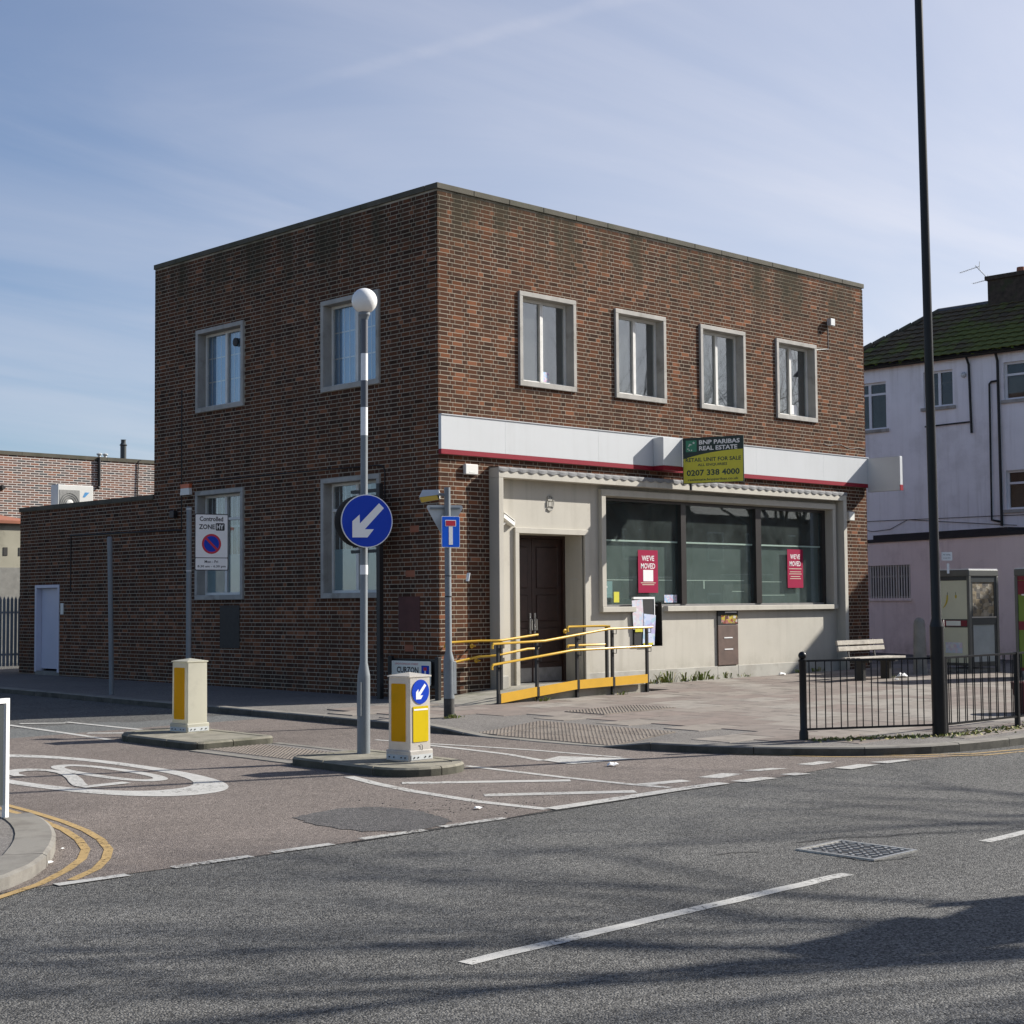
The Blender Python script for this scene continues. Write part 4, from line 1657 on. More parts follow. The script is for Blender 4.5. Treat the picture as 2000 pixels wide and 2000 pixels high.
def railing(a, b, nb, label, ball=False, first_black=True):
    za = zp(*a)
    t = thing('guard_railing', label, 'railing', (a[0], a[1], za), 0, 'guard railing panels along the kerb')
    d = Vector((b[0]-a[0], b[1]-a[1]))
    l = d.length
    u = d.normalized()
    nrm = Vector((-u.y, u.x))
    dz = zp(*b)-za
    Mx = Matrix(((u.x, nrm.x, 0, 0), (u.y, nrm.y, 0, 0), (dz/l, 0, 1, 0), (0, 0, 0, 1)))
    mb = MB()
    if ball:
        mb.lathe([(.055, -.05), (.055, .09), (.043, .12), (.043, .93), (.05, .945), (.05, .96), (.025, .97)], 14)
        po = mb.build('post', 'lamp_black', t, smooth=35)
        mb = MB()
        mb.lathe([(.05*math.sin(R(8+164*k/12)), 1.01-.05*math.cos(R(8+164*k/12))) for k in range(13)], 14)
        mb.build('ball_finial', 'lamp_black', po, smooth=60)
    else:
        mb.box(-.022, .022, -.03, .03, -.05, .96, M=Mx)
        mb.build('post', 'lamp_black', t)
    for z in (.945, .125):
        mb = MB()
        mb.box(.0, l-.025, -.022, .022, z-.012, z+.012, M=Mx)
        mb.build('rail', 'lamp_black', t)
    bar_me = MB().tube([(0, 0, .13), (0, 0, .94)], .0078, 6).mesh('bar', 'lamp_black')
    for i in range(nb):
        o = link('bar', bar_me, t)
        x = (i+.75)/(nb+.5)*l
        off = .016*(1 if i % 2 else -1)
        o.location = (u.x*x+nrm.x*off, u.y*x+nrm.y*off, dz*x/l)
    return t


railing(RP[0], RP[1], 18, 'black guard railing panel starting at the ball topped post left of lamp column', True)
railing(RP[1], RP[2], 18, 'black guard railing panel just right of the lamp column')
railing(RP[2], RP[3], 18, 'black guard railing panel at the right edge of the photo')

# ================================================================ MAIN BRICK BUILDING
W, D, H = 12.85, 8.92, 8.65
bld = thing('brick_building', 'large two storey brown brick former shop building with white fascia on the corner', 'building', (0, 0, 0))


def FM(q):   # front wall: u along X, out towards -Y
    return Vector((q[0], -q[1], q[2]))


def LM(q):   # side wall: u along Y, out towards -X
    return Vector((-q[1], q[0], q[2]))


UPW = [(1.906, 3.371), (4.447, 5.918), (6.976, 8.446), (9.512, 10.969)]
UZ = (5.45, 7.147)
LUW = [(1.523, 3.196), (5.663, 7.327)]
LUZ, LLZ = (5.47, 7.148), (1.713, 3.884)
SHOP = (1.17, 11.70, -.4, 3.95)
f_open = [(a, b, UZ[0], UZ[1]) for a, b in UPW]
l_open = [(a, b, LUZ[0], LUZ[1]) for a, b in LUW]+[(a, b, LLZ[0], LLZ[1]) for a, b in LUW]
f_holes = f_open+[(1.80, 3.56, -.4, 2.86), (4.05, 11.38, 1.52, 3.58), (4.84, 5.72, .76, 1.52)]
door_hole = (12.88, 14.0, -.4, 2.10)


def panel(u0, u1, z0, z1, holes, o0, o1, fmap, m_out=0, m_in=1):
    """wall slab with rectangular holes; o1 = outer face, o0 = inner face"""
    us = sorted({u0, u1}|{max(u0, min(u1, h[i])) for h in holes for i in (0, 1)})
    zs_ = sorted({z0, z1}|{max(z0, min(z1, h[i])) for h in holes for i in (2, 3)})
    mb = MB()

    def solid(i, j):
        if i < 0 or j < 0 or i >= len(us)-1 or j >= len(zs_)-1:
            return False
        uc, zc = (us[i]+us[i+1])/2, (zs_[j]+zs_[j+1])/2
        return not any(h[0] < uc < h[1] and h[2] < zc < h[3] for h in holes)
    for i in range(len(us)-1):
        for j in range(len(zs_)-1):
            if not solid(i, j):
                continue
            a, b, c, d = us[i], us[i+1], zs_[j], zs_[j+1]
            mb.add([fmap(q) for q in ((a, o1, c), (b, o1, c), (b, o1, d), (a, o1, d))], [(0, 1, 2, 3)], m_out)
            mb.add([fmap(q) for q in ((a, o0, c), (a, o0, d), (b, o0, d), (b, o0, c))], [(0, 1, 2, 3)], m_in)
            for di, dj, e in ((-1, 0, ((a, c), (a, d))), (1, 0, ((b, c), (b, d))), (0, -1, ((a, c), (b, c))), (0, 1, ((a, d), (b, d)))):
                if not solid(i+di, j+dj):
                    (p0, q0), (p1, q1) = e
                    mb.add([fmap(q) for q in ((p0, o0, q0), (p1, o0, q1), (p1, o1, q1), (p0, o1, q0))], [(0, 1, 2, 3)], m_out)
    return mb


wf = panel(.02, W-.02, -.3, H, f_holes, -.28, -.0012, FM).build('wall', ['mortar', 'plaster'], bld, recalc=False)
wl = panel(.004, D, -.3, H, l_open, -.28, -.0012, LM).build('wall', ['mortar', 'plaster'], bld, recalc=False)
wl2 = panel(D, 14.77, -.3, 3.82, [door_hole], -.28, -.0012, LM).build('wall', ['mortar', 'plaster'], bld, recalc=False)
mb = MB()
mb.box(.008, .29, .288, .292, -.3, H)
mb.box(W-.28, W, .285, D, -.3, H)
mb.box(.29, W-.285, D-.28, D, -.3, H)
mb.box(.29, 7.0, 14.45, 14.76, -.3, 3.8)
mb.box(7.0, 7.3, D+.003, 14.76, -.3, 3.8)
mb.build('rear_wall', 'opposite_brick', bld)
mb = MB()
mb.box(.28, W-.28, .29, D-.28, .02, .12)
mb.build('floor', 'plaster', bld)
mb = MB()
mb.box(.28, W-.28, .29, D-.28, 4.15, 4.45)
mb.build('upper_floor', 'plaster', bld)
mb = MB()
mb.box(.28, W-.28, .29, D-.28, 7.95, 8.2)
mb.box(.285, 6.99, D+.003, 14.44, 3.35, 3.55)
mb.build('roof_slab', 'dark_felt', bld)
# inner partitions give the rooms depth
mb = MB()
mb.box(.285, W-.285, 5.6, 5.72, 4.45, 7.95)
mb.box(4.4, 4.5, .3, 5.6, 4.45, 7.95)
mb.box(8.5, 8.6, .3, 5.6, 4.45, 7.95)
mb.build('partition', 'plaster', bld)

# ---- bricks
COURSE, BH, BL_, HL, JT = .075, .0630, .2150, .1025, .0105


def lay(u_lo, u_hi, z_lo, z_hi, holes, fmap, other):
    """Flemish bond; returns (u0, u1, z0, z1, clipped, stretcher)"""
    out = []
    k0 = int(math.floor((z_lo+.3)/COURSE))
    z = -.3+k0*COURSE
    k = k0
    while z+BH < z_hi+.03:
        zc0, zc1 = max(z, z_lo), min(z+BH, z_hi)
        per = BL_+HL+2*JT
        u = u_lo-(0 if k % 2 == 0 else per/2+.0)
        st = True
        if k % 2:
            u = u_lo+.0575-per
        while u < u_hi:
            ln = BL_ if st else HL
            a, b = max(u, u_lo), min(u+ln, u_hi)
            if b-a > .02 and zc1-zc0 > .02:
                segs = [(a, b)]
                for h in holes:
                    if h[2] < (zc0+zc1)/2 < h[3]:
                        ns = []
                        for p, q in segs:
                            if h[1] <= p or h[0] >= q:
                                ns.append((p, q))
                            else:
                                if h[0]-.006-p > .02:
                                    ns.append((p, h[0]-.006))
                                if q-h[1]-.006 > .02:
                                    ns.append((h[1]+.006, q))
                        segs = ns
                for p, q in segs:
                    full = abs((q-p)-ln) < 1e-4 and abs(zc1-zc0-BH) < 1e-4
                    out.append((p, q, zc0, zc1, full, st))
            u += ln+JT
            st = not st
        z += COURSE
        k += 1
    return out


AIR = [(.62, .86, 2.06, 2.18), (.66, .90, .79, .91), (.51, .74, 2.82, 2.94)]
PLATES = [(5.80, 6.48, .76, 1.61), (.48, 1.06, 1.13, 1.74)]
fb = [(b, FM, 'F') for b in lay(0, W, -.15, H, f_open+[SHOP], FM, None)]
lb = [(b, LM, 'L') for b in lay(.0, D, -.15, H, l_open+AIR+PLATES[:0], LM, None)]
lb += [(b, LM, 'L') for b in lay(D+.005, 14.77, -.1, 3.82, [door_hole], LM, None)]
allb = fb+lb


def apparent(e):
    (a, b, c, d, full, st), fm, w_ = e
    p = fm(((a+b)/2, 0, (c+d)/2))
    v = CAM-p
    dist2 = v.length_squared
    nrm = fm((0, 1, 0))
    cosn = v.normalized().dot(nrm)
    return (b-a)*(d-c)*max(cosn, 0)/dist2


full_st = [i for i, e in enumerate(allb) if e[0][4] and e[0][5] and e[0][0] > .02]
full_st.sort(key=lambda i: -apparent(allb[i]))
single = set(full_st[:300])
bm_local = MB()
bm_local.box(-BL_/2, BL_/2, -.0, .02, -BH/2, BH/2)
BRICK = bm_local.mesh('brick', 'brick_single', bevel=.0012)
BRICK2 = MB().box(-BL_/2, BL_/2, .0006, .02, -BH/2, BH/2).mesh('brick', 'brick_single', bevel=.0012)
joined = MB()
trow = random.Random(3)
for i, ((a, b, c, d, full, st), fm, w_) in enumerate(allb):
    if i in single:
        o = link('brick', BRICK if rnd.random() < .6 else BRICK2, bld)
        p = fm(((a+b)/2, .001, (c+d)/2))
        o.location = p
        o.rotation_euler = (0, 0, 0 if w_ == 'F' else R(-90))
        continue
    pr = trow.uniform(.0001, .0010)
    j = trow.uniform(-.0004, .0004)
    # bricks that turn the corner reach past the mortar face of the other wall
    q = [(a, -.016, c), (b, -.016, c), (b, -.016, d), (a, -.016, d), (a, pr, c+j), (b, pr+j, c+j), (b, pr+j, d), (a, pr, d)]
    fs = [(4, 5, 6, 7), (0, 1, 5, 4), (1, 2, 6, 5), (2, 3, 7, 6), (3, 0, 4, 7)]
    t = trow.random()
    t = t*.82 if st else min(1, .0+t*.75)
    if trow.random() < .03:
        t = .97
    if w_ == 'F' and 8.05 < c < 8.11 and a < 1.7:
        t = .96
    joined.add([fm(x) for x in q], fs, 0, t)
stuff(joined.build('brickwork', 'brick_joined', bld, recalc=False, attr=True))
me = bpy.data.objects['brickwork'].data
bm = bmesh.new()
bm.from_mesh(me)
bmesh.ops.recalc_face_normals(bm, faces=list(bm.faces))
bm.to_mesh(me)
bm.free()

# ---- coping stones
def copings(fm, u0, u1, z, th, n, dep, over=.03):
    for k in range(n):
        a, b = u0+(u1-u0)*k/n+.003, u0+(u1-u0)*(k+1)/n-.003
        mb = MB()
        mb.box(a, b, -dep, over, z, z+th)
        mb.map(fm)
        mb.build('coping_stone', 'coping', bld, bevel=.006)


copings(FM, -.03, W+.03, H, .10, 15, .30)
copings(LM, .305, D+.02, H, .10, 10, .30)
copings(LM, D+.01, 14.80, 3.82, .10, 7, .30)


# ---- windows
def window(fm, u0, u1, z0, z1, transom=None, bars=0, blind=None, notice=None, back=None, tint='glass', label=None):
    bd = .085
    mb = MB()
    mb.box(u0, u1, -.23, .045, z0, z0+.095)
    mb.box(u0, u1, -.23, .045, z1-bd, z1)
    mb.box(u0, u0+bd, -.23, .0445, z0+.095, z1-bd)
    mb.box(u1-bd, u1, -.23, .0445, z0+.095, z1-bd)
    wn = mb.map(fm).build('window', 'stone_surround', bld, bevel=.006, label=label)
    a, b, c, d = u0+bd, u1-bd, z0+.095, z1-bd
    mid = (a+b)/2
    st = .045
    mb = MB()
    o0, o1 = -.205, -.150
    mb.box(a, a+st, o0, o1, c, d)
    mb.box(b-st, b, o0, o1, c, d)
    mb.box(a+st, b-st, o0, o1, c, c+.05)
    mb.box(a+st, b-st, o0, o1, d-.05, d)
    mb.box(mid-.042, mid-.004, o0, o1+.012, c+.05, d-.05)
    mb.box(mid+.004, mid+.042, o0, o1+.004, c+.05, d-.05)
    if transom:
        mb.box(a+st, mid-.042, o0, o1+.003, transom-.025, transom+.025)
        mb.box(mid+.042, b-st, o0, o1+.003, transom-.025, transom+.025)
    mb.map(fm).build('frame', 'white_timber', wn, bevel=.003)
    zs_ = [(c+.05, d-.05)] if not transom else [(c+.05, transom-.025), (transom+.025, d-.05)]
    for p, q in ((a+st, mid-.042), (mid+.042, b-st)):
        for e, f in zs_:
            MB().box(p, q, -.186, -.180, e, f).map(fm).build('pane', tint, wn)
    if bars:
        me_ = MB().box(-.008, .008, -.236, -.224, c+.03, d-.03).map(fm).mesh('security_bar', 'white_upvc')
        for k in range(bars):
            o = link('security_bar', me_, wn)
            u = a+.05+(b-a-.1)*(k+.5)/bars
            o.location = fm((u, 0, 0))
        mb = MB()
        for z in (c+(d-c)*.36, c+(d-c)*.68):
            mb.box(a, b, -.243, -.2365, z-.012, z+.012)
        mb.map(fm).build('cross_bar', 'white_upvc', wn)
    if blind:
        MB().box(a+.02, b-.02, -.200, -.190, c+.03, c+(d-c)*blind).map(fm).build('film', 'film', wn)
    if back:
        MB().box(a-.05+(b-a)*back[1], a+(b-a)*back[2]+.02, -.262, -.255, c-.02, d+.02).map(fm).build('blind', back[0], wn)
    if notice:
        MB().box(notice[0], notice[1], -.179, -.177, notice[2], notice[3]).map(fm).build('notice', 'small_sticker' if notice[4] else 'print_white', wn)
    return wn


for i, (a, b) in enumerate(UPW):
    nt_ = {0: ((a+b)/2+.05, (a+b)/2+.22, UZ[0]+.16, UZ[0]+.34, 1), 3: ((a+b)/2+.06, (a+b)/2+.26, UZ[0]+.16, UZ[0]+.36, 0)}.get(i)
    window(FM, a, b, UZ[0], UZ[1], notice=nt_)
for i, (a, b) in enumerate(LUW):
    window(LM, a, b, LUZ[0], LUZ[1], bars=9, back=('blind_blue', 0, 1.05))
    window(LM, a, b, LLZ[0], LLZ[1], transom=3.31, bars=8, blind=.40)
# round extractor in one upper side window
mb = MB()
mb.lathe([(.085, 0), (.085, .03), (.05, .04)], 20, M=Matrix.Translation((.165, 6.18, 6.80)) @ Matrix.Rotation(R(-90), 4, 'Y'))
mb.build('window_fan', 'grille_dark', bld, smooth=30)

# ---- rendered shop front
rp = panel(SHOP[0], SHOP[1], -.1, SHOP[3]-.02, [(1.84, 3.52, -.4, 2.83), (4.05, 11.38, 1.52, 3.58), (4.86, 5.72, .76, 1.52)], -.01, .010, FM).build('render_panel', ['render_cream', 'render_cream'], bld, recalc=False)
mb = MB()
mb.box(1.17, 11.70, .0105, .24, 3.77, 3.95)
mb.build('head_frame', 'render_cream', bld) if False else mb.map(FM).build('head_frame', 'render_cream', bld, bevel=.006)
mb = MB()
mb.box(1.17, 1.285, .0105, .24, -.1, 3.768)
mb.map(FM).build('pier', 'render_cream', bld, bevel=.006)
mb = MB()
mb.box(11.575, 11.70, .0105, .24, -.1, 3.768)
mb.map(FM).build('pier', 'render_cream', bld, bevel=.006)
mb = MB()
mb.box(1.165, 1.36, .012, .262, -.1, .36)
mb.map(FM).build('pier_base', 'render_plinth', bld, bevel=.01)
mb = MB()
mb.box(3.60, 7.375, .0105, .035, -.1, .315)
mb.box(8.045, 11.57, .0105, .035, -.1, .315)
mb.box(7.375, 8.045, .0105, .034, -.1, .305)
mb.map(FM).build('plinth', 'render_plinth', bld, bevel=.006)
# lead flashing dressed over the head, with a ragged scalloped lip
mb = MB()
NS = 220
vs_, fs = [], []
for k in range(NS+1):
    u = 1.165+(11.705-1.165)*k/NS
    sc_ = abs(math.sin(k*.62+.4*math.sin(k*.11)))
    zb = 3.955-.045-.035*sc_-rnd.uniform(0, .008)
    bul = .247+.012*sc_
    vs_ += [(u, .0, 3.975), (u, .244, 3.957), (u, bul, 3.93), (u, bul, zb)]
    if k:
        o = (k-1)*4
        fs += [(o+q, o+q+1, o+q+5, o+q+4) for q in range(3)]
mb.add([FM(q) for q in vs_], fs)
mb.build('lead_flashing', 'lead', bld, recalc=False)

# door surround and door
mb = MB()
mb.box(1.74, 1.84, .0105, .055, .0, 2.83)
mb.box(3.52, 3.62, .0105, .055, .0, 2.83)
mb.box(1.74, 3.62, .0105, .055, 2.83, 2.93)
mb.map(FM).build('door_surround', 'render_cream', bld, bevel=.005)
mb = MB()
mb.box(1.80, 1.84, -.56, .009, -.1, 2.83)
mb.box(3.52, 3.56, -.56, .009, -.1, 2.83)
mb.box(1.80, 3.56, -.56, .009, 2.83, 2.86)
mb.map(FM).build('door_reveal', 'render_cream', bld)
mb = MB()
mb.box(3.518, 3.5195, -.35, -.12, 2.03, 2.04)
mb.box(3.518, 3.5195, -.35, -.12, 1.30, 1.308)
mb.map(FM).build('reveal_mark', 'sign_grey_back', bld)
mb = MB()
mb.box(1.84, 3.52, -.56, .03, -.05, .165)
mb.map(FM).build('door_step', 'concrete_grey', bld)
mb = MB()
mb.box(1.84, 1.90, -.52, -.45, .165, 2.83)
mb.box(3.46, 3.52, -.52, -.45, .165, 2.83)
mb.box(1.90, 3.46, -.52, -.45, 2.77, 2.83)
mb.map(FM).build('door_frame', 'dark_wood', bld)
for a, b in ((1.905, 2.675), (2.685, 3.455)):
    mb = MB()
    mb.box(a, b, -.53, -.49, .175, 2.765)
    dr = mb.map(FM).build('door', 'dark_wood', bld)
    for z0, z1 in ((.52, 1.15), (1.27, 1.75), (1.87, 2.62)):
        mb = MB()
        q = [(a+.11, z0), (b-.11, z0), (b-.11, z1), (a+.11, z1)]
        mb.box(a+.11, b-.11, -.489, -.475, z0, z1)
        mb.map(FM).build('door_panel', 'dark_wood', dr, bevel=.012)
    MB().box(a+.02, b-.02, -.489, -.484, .18, .43).map(FM).build('kick_plate', 'kick_plate', dr)
    hx = b-.055 if a < 2 else a+.055
    mb = MB()
    mb.box(hx-.02, hx+.02, -.489, -.470, 1.05, 1.42)
    mb.tube([(hx, -.46, 1.32), (hx, -.42, 1.30), (hx, -.42, 1.12), (hx, -.46, 1.10)], .011, 8)
    mb.map(FM).build('handle', 'steel', dr)

# shop window
mb = MB()
mb.box(3.93, 11.48, .0105, .105, 3.58, 3.70)
mb.box(3.93, 4.05, .0105, .105, 1.52, 3.58)
mb.box(11.36, 11.48, .0105, .105, 1.52, 3.58)
mb.map(FM).build('shop_window_surround', 'render_cream', bld, bevel=.006)
mb = MB()
mb.box(3.93, 4.855, -.20, .115, 1.42, 1.52)
mb.map(FM).build('sill', 'render_cream', bld, bevel=.006)
mb = MB()
mb.box(5.76, 11.48, -.20, .125, 1.42, 1.52)
mb.map(FM).build('sill', 'render_cream', bld, bevel=.006)
mb = MB()
mb.box(4.05, 4.06, -.28, .0105, 1.52, 3.58)
mb.box(11.36, 11.38, -.28, .0105, 1.52, 3.58)
mb.box(4.06, 11.36, -.28, .0105, 3.565, 3.58)
mb.map(FM).build('window_reveal', 'render_cream', bld)
mb = MB()
o0, o1 = -.20, -.10
mb.box(4.06, 11.36, o0, o1, 3.51, 3.565)
mb.box(4.06, 4.15, o0, o1, 1.52, 3.51)
mb.box(11.25, 11.36, o0, o1, 1.52, 3.51)
mb.box(6.42, 6.57, o0, o1+.03, 1.56, 3.51)
mb.box(8.83, 9.01, o0, o1+.03, 1.56, 3.51)
shopw = mb.map(FM).build('shop_window', 'bronze_frame', bld)
mb = MB()
mb.box(4.15, 11.25, o0, o1+.01, 1.52, 1.56)
mb.map(FM).build('bottom_rail', 'kick_plate', shopw)
for a, b in ((4.15, 6.42), (6.57, 8.83), (9.01, 11.25)):
    MB().box(a, b, -.160, -.152, 1.56, 3.51).map(FM).build('pane', 'glass_shop', shopw)
    MB().box(a, b, -.200, -.168, 2.755, 2.785).map(FM).build('transom', 'print_cream', shopw)
    # obscured board fixed behind the lower part of the glass
    MB().box(a+.005, b-.005, -.235, -.222, 1.53, 2.765).map(FM).build('screen_board', 'screen_board', shopw)
mb = MB()
for a, b, z in ((5.9, 6.3, 2.02), (6.65, 8.6, 2.02), (9.1, 9.9, 2.0), (4.4, 5.15, 2.02), (9.15, 10.0, 1.72), (8.2, 8.6, 1.8)):
    mb.box(a, b, -.2215, -.2205, z, z+.012)
mb.box(7.28, 7.31, -.2215, -.2205, 1.86, 2.02)
mb.map(FM).build('tape_residue', 'print_cream', shopw)
# stickers and posters on the glass
mb = MB()
mb.box(4.52, 4.67, -.1515, -.150, 1.60, 1.80)
mb.map(FM).build('sticker', 'board_lime', shopw)
mb = MB()
mb.box(5.98, 6.36, -.1515, -.150, 1.59, 1.74)
mb.map(FM).build('sticker', 'small_sticker', shopw)
mb = MB()
mb.box(4.36, 4.56, -.2215, -.2205, 1.68, 2.0)
mb.map(FM).build('sticker', 'logo_green', shopw) if False else mb.map(FM).build('sticker', 'film', shopw)
mb = MB()
mb.box(4.12, 4.34, -.151, -.149, 1.88, 1.90)
mb.box(4.12, 4.22, -.151, -.149, 1.90, 1.925)
mb.map(FM).build('tape', 'print_white', shopw)


def poster(x0, x1, z0, z1, label, square):
    t = thing('poster', label, 'poster', ((x0+x1)/2, .145, z0), 0)
    hw, hh = (x1-x0)/2, z1-z0
    MB().box(-hw, hw, -.003, .0, 0, hh).build('sheet', 'magenta', t)
    mb = MB()
    put_text(mb, "WE'VE", 0, hh-.155, .105, hw*1.25, -.0045, 0, .012)
    mb.build('lettering', 'print_white', t, recalc=False)
    mb = MB()
    put_text(mb, 'MOVED', 0, hh-.305, .105, hw*1.42, -.0045, 0, .012)
    mb.build('lettering', 'print_white', t, recalc=False)
    if square:
        mb = MB()
        mb.box(-hw*.5, hw*.5, -.006, -.0035, .22, .44)
        mb.build('map_panel', 'print_white', t)
    mb = MB()
    rows = ((.185, .75), (.150, .60)) if square else ((.40, .8), (.335, .7), (.29, .8), (.235, .6), (.19, .7))
    for z, k in rows:
        mb.box(-hw*k, hw*k, -.0045, -.0036, z, z+.012)
    mb.build('fine_print', 'phone_panel', t)
    return t


poster(5.21, 5.79, 1.78, 2.60, 'magenta moved notice with a white square in the left shop window', True)
poster(10.01, 10.57, 1.88, 2.70, 'magenta moved notice without white square in the right shop window', False)

# leaflet board filling the old cash machine recess
mb = MB()
mb.box(4.86, 5.72, -.30, -.29, .76, 1.60)
mb.box(5.715, 5.72, -.29, .0, .76, 1.60)
mb.box(4.86, 5.715, -.29, .0, .755, .762)
mb.map(FM).build('recess_lining', 'grille_dark', bld)
lbt = thing('leaflet_board', 'leaflet covered board fixed over the recess left of the shop window', 'notice board', (5.14, -.03, .78))
mb = MB()
mb.box(-.28, .29, -.02, .02, 0, .88)
mb.build('backing', 'print_black', lbt)
mb = MB()
mb.box(-.30, .31, -.03, .02, .88, .92)
mb.box(.29, .31, -.03, .02, .3, .88)
mb.build('frame', 'print_white', lbt)
MB().box(-.285, .02, -.026, -.021, .33, .875, M=Matrix.Rotation(R(-4), 4, 'Y')).build('leaflet', 'leaflet_pale', lbt)
MB().box(-.06, .28, -.032, -.027, .03, .60, M=Matrix.Rotation(R(5), 4, 'Y')).build('leaflet', 'leaflet_blue', lbt)
MB().box(-.04, .24, -.036, -.0325, .01, .05).build('leaflet', 'board_lime', lbt)
MB().box(-.27, -.06, -.036, -.0325, .26, .32).build('leaflet', 'board_lime', lbt)
# night safe panel
nsf = thing('night_safe', 'brown metal night safe panel with white slots below the shop window', 'deposit box', (7.71, -.036, .33))
mb = MB()
mb.box(-.325, .325, -.012, .02, 0, .80)
mb.build('door', 'night_safe_brown', nsf, bevel=.006)
mb = MB()
mb.box(-.325, .325, -.012, .02, .805, 1.085)
mb.build('upper_panel', 'print_black', nsf)
MB().box(-.22, .30, -.0145, -.0125, .83, 1.0).build('sticker', 'sticker_graffiti', nsf)
for z, x0, x1 in ((1.045, -.10, .27), (.535, -.14, .13), (.305, -.13, .14)):
    MB().box(x0, x1, -.02, -.0125, z, z+.022).build('slot', 'print_white', nsf)

# crest cast in the render above the door
mb = MB()
cc = Matrix.Translation((2.655, -.010, 3.39))
for k in range(28):
    a0_, a1_ = 2*math.pi*k/28, 2*math.pi*(k+1)/28
    if 2.2 < a0_ < 3.6:
        continue
    mb.prism([(.105*math.cos(a0_), .15*math.sin(a0_)), (.105*math.cos(a1_), .15*math.sin(a1_)), (.085*math.cos(a1_), .13*math.sin(a1_)), (.085*math.cos(a0_), .13*math.sin(a0_))], 0, .018, M=cc @ UPM)
for p in (rrect(-.05, .03, -.06, .02, .01), rrect(-.07, .05, -.13, -.10, .01), [(-.06, .04), (.04, .04), (.06, .10), (.02, .07), (-.01, .12), (-.04, .07), (-.08, .10)], rrect(-.085, -.065, -.07, .03, .008), rrect(.045, .065, -.07, .03, .008)):
    mb.prism(p, 0, .022, M=cc @ UPM)
mb.build('crest', 'render_plinth', bld)

# ---- fascia
fpan = [(0, 1.5), (1.5, 3.9), (3.9, 6.3), (6.3, 8.7), (8.7, 11.1), (11.1, W-.01)]
for a, b in fpan:
    mb = MB()
    mb.box(a+.0015, b-.0015, .004, .070, 4.205, 4.785)
    mb.map(FM).build('fascia_panel', 'fascia_white', bld)
mb = MB()
mb.box(0, W-.01, .004, .073, 4.122, 4.203)
mb.map(FM).build('fascia_stripe', 'fascia_red', bld)
mb = MB()
mb.box(0, W-.01, .004, .085, 4.786, 4.80)
mb.map(FM).build('fascia_trim', 'fascia_white', bld)
mb = MB()
mb.box(5.44, 6.02, .0735, .33, 4.205, 4.745)
fbx = mb.map(FM).build('fascia_box', 'fascia_white', bld, bevel=.006)
mb = MB()
mb.box(5.44, 6.02, .0735, .332, 4.122, 4.203)
mb.map(FM).build('box_stripe', 'fascia_red', fbx)
# projecting sign at the far end
ps = thing('projecting_sign', 'blank white box sign projecting from the far end of the fascia', 'sign', (12.86, -.02, 4.02))
MB().box(-.055, .055, -.88, -.04, .0, .76).build('box', 'fascia_white', ps, bevel=.008)
MB().box(-.057, .057, -.8835, -.80, .0, .12).build('stripe', 'fascia_red', ps) if False else MB().box(-.057, .057, -.884, -.870, .0, .125).build('stripe', 'fascia_red', ps)
MB().box(-.03, .03, -.04, .02, .1, .66).build('bracket', 'fascia_white', ps)

# for sale board on its post
fs_ = thing('for_sale_board', 'green and yellow retail unit for sale board standing out from the fascia', 'sign', (6.015, -.34, 3.87), R(-71.3))
BW, BHH = 1.225, .885
mb = MB()
mb.box(0, BW, -.012, .012, 0, BHH)
mb.build('board', 'board_green', fs_)
mb = MB()
lime = [(.012, .012), (BW-.012, .012), (BW-.012, .625)]
for k in range(1, 12):
    t = k/11
    lime.append((BW-.012-(BW-.024)*t, .625-.145*t**2.1))
mb.prism(lime, .0125, .0135, M=UPM)
mb.build('lime_field', 'board_lime', fs_)
YT = -.0145
mb = MB()
put_text(mb, 'BNP PARIBAS', .745, .790, .085, .82, YT, 0, .028)
mb.build('white_lettering', 'print_white', fs_, recalc=False)
mb = MB()
put_text(mb, 'REAL ESTATE', .72, .675, .085, .77, YT, 0, .028)
mb.build('white_lettering', 'print_white', fs_, recalc=False)
mb = MB()
put_text(mb, 'RETAIL UNIT FOR SALE', .615, .458, .078, 1.12, YT, 0, .026)
mb.build('dark_lettering', 'print_dark_green', fs_, recalc=False)
mb = MB()
put_text(mb, 'ALL ENQUIRIES', .60, .352, .060, .60, YT, 0, .024)
mb.build('dark_lettering', 'print_dark_green', fs_, recalc=False)
mb = MB()
put_text(mb, '0207 338 4000', .61, .205, .118, 1.07, YT, 0, .030)
mb.build('dark_lettering', 'print_dark_green', fs_, recalc=False)
mb = MB()
put_text(mb, 'realestate.bnpparibas.co.uk', .61, .068, .060, 1.02, YT, 0, .022)
mb.build('dark_lettering', 'print_dark_green', fs_, recalc=False)
mb = MB()
mb.prism(rrect(.065, .285, .615, .835, .006), .0125, .0138, M=UPM)
lg = mb.build('logo', 'logo_green', fs_)
mb = MB()
def star(cx, cy, r_, rot):
    return [(cx+(r_ if k % 2 == 0 else r_*.38)*math.cos(rot+math.pi*k/5), cy+(r_ if k % 2 == 0 else r_*.38)*math.sin(rot+math.pi*k/5)) for k in range(10)]
for cx, cy, r_, ro in ((.225, .785, .030, .3), (.145, .755, .026, .9), (.108, .672, .020, 1.4), (.135, .648, .020, 2.0), (.180, .645, .022, 2.6)):
    mb.prism(star(cx, cy, r_, ro), .0142, .0148, M=UPM)
mb.prism([(.11, .725), (.16, .765), (.20, .748), (.16, .745), (.125, .715)], .0142, .0148, M=UPM)
mb.build('logo_star', 'print_cream', lg)
mb = MB()
mb.box(.12, .16, .0125, .05, -.12, BHH-.05)
mb.build('post', 'post_black', fs_)

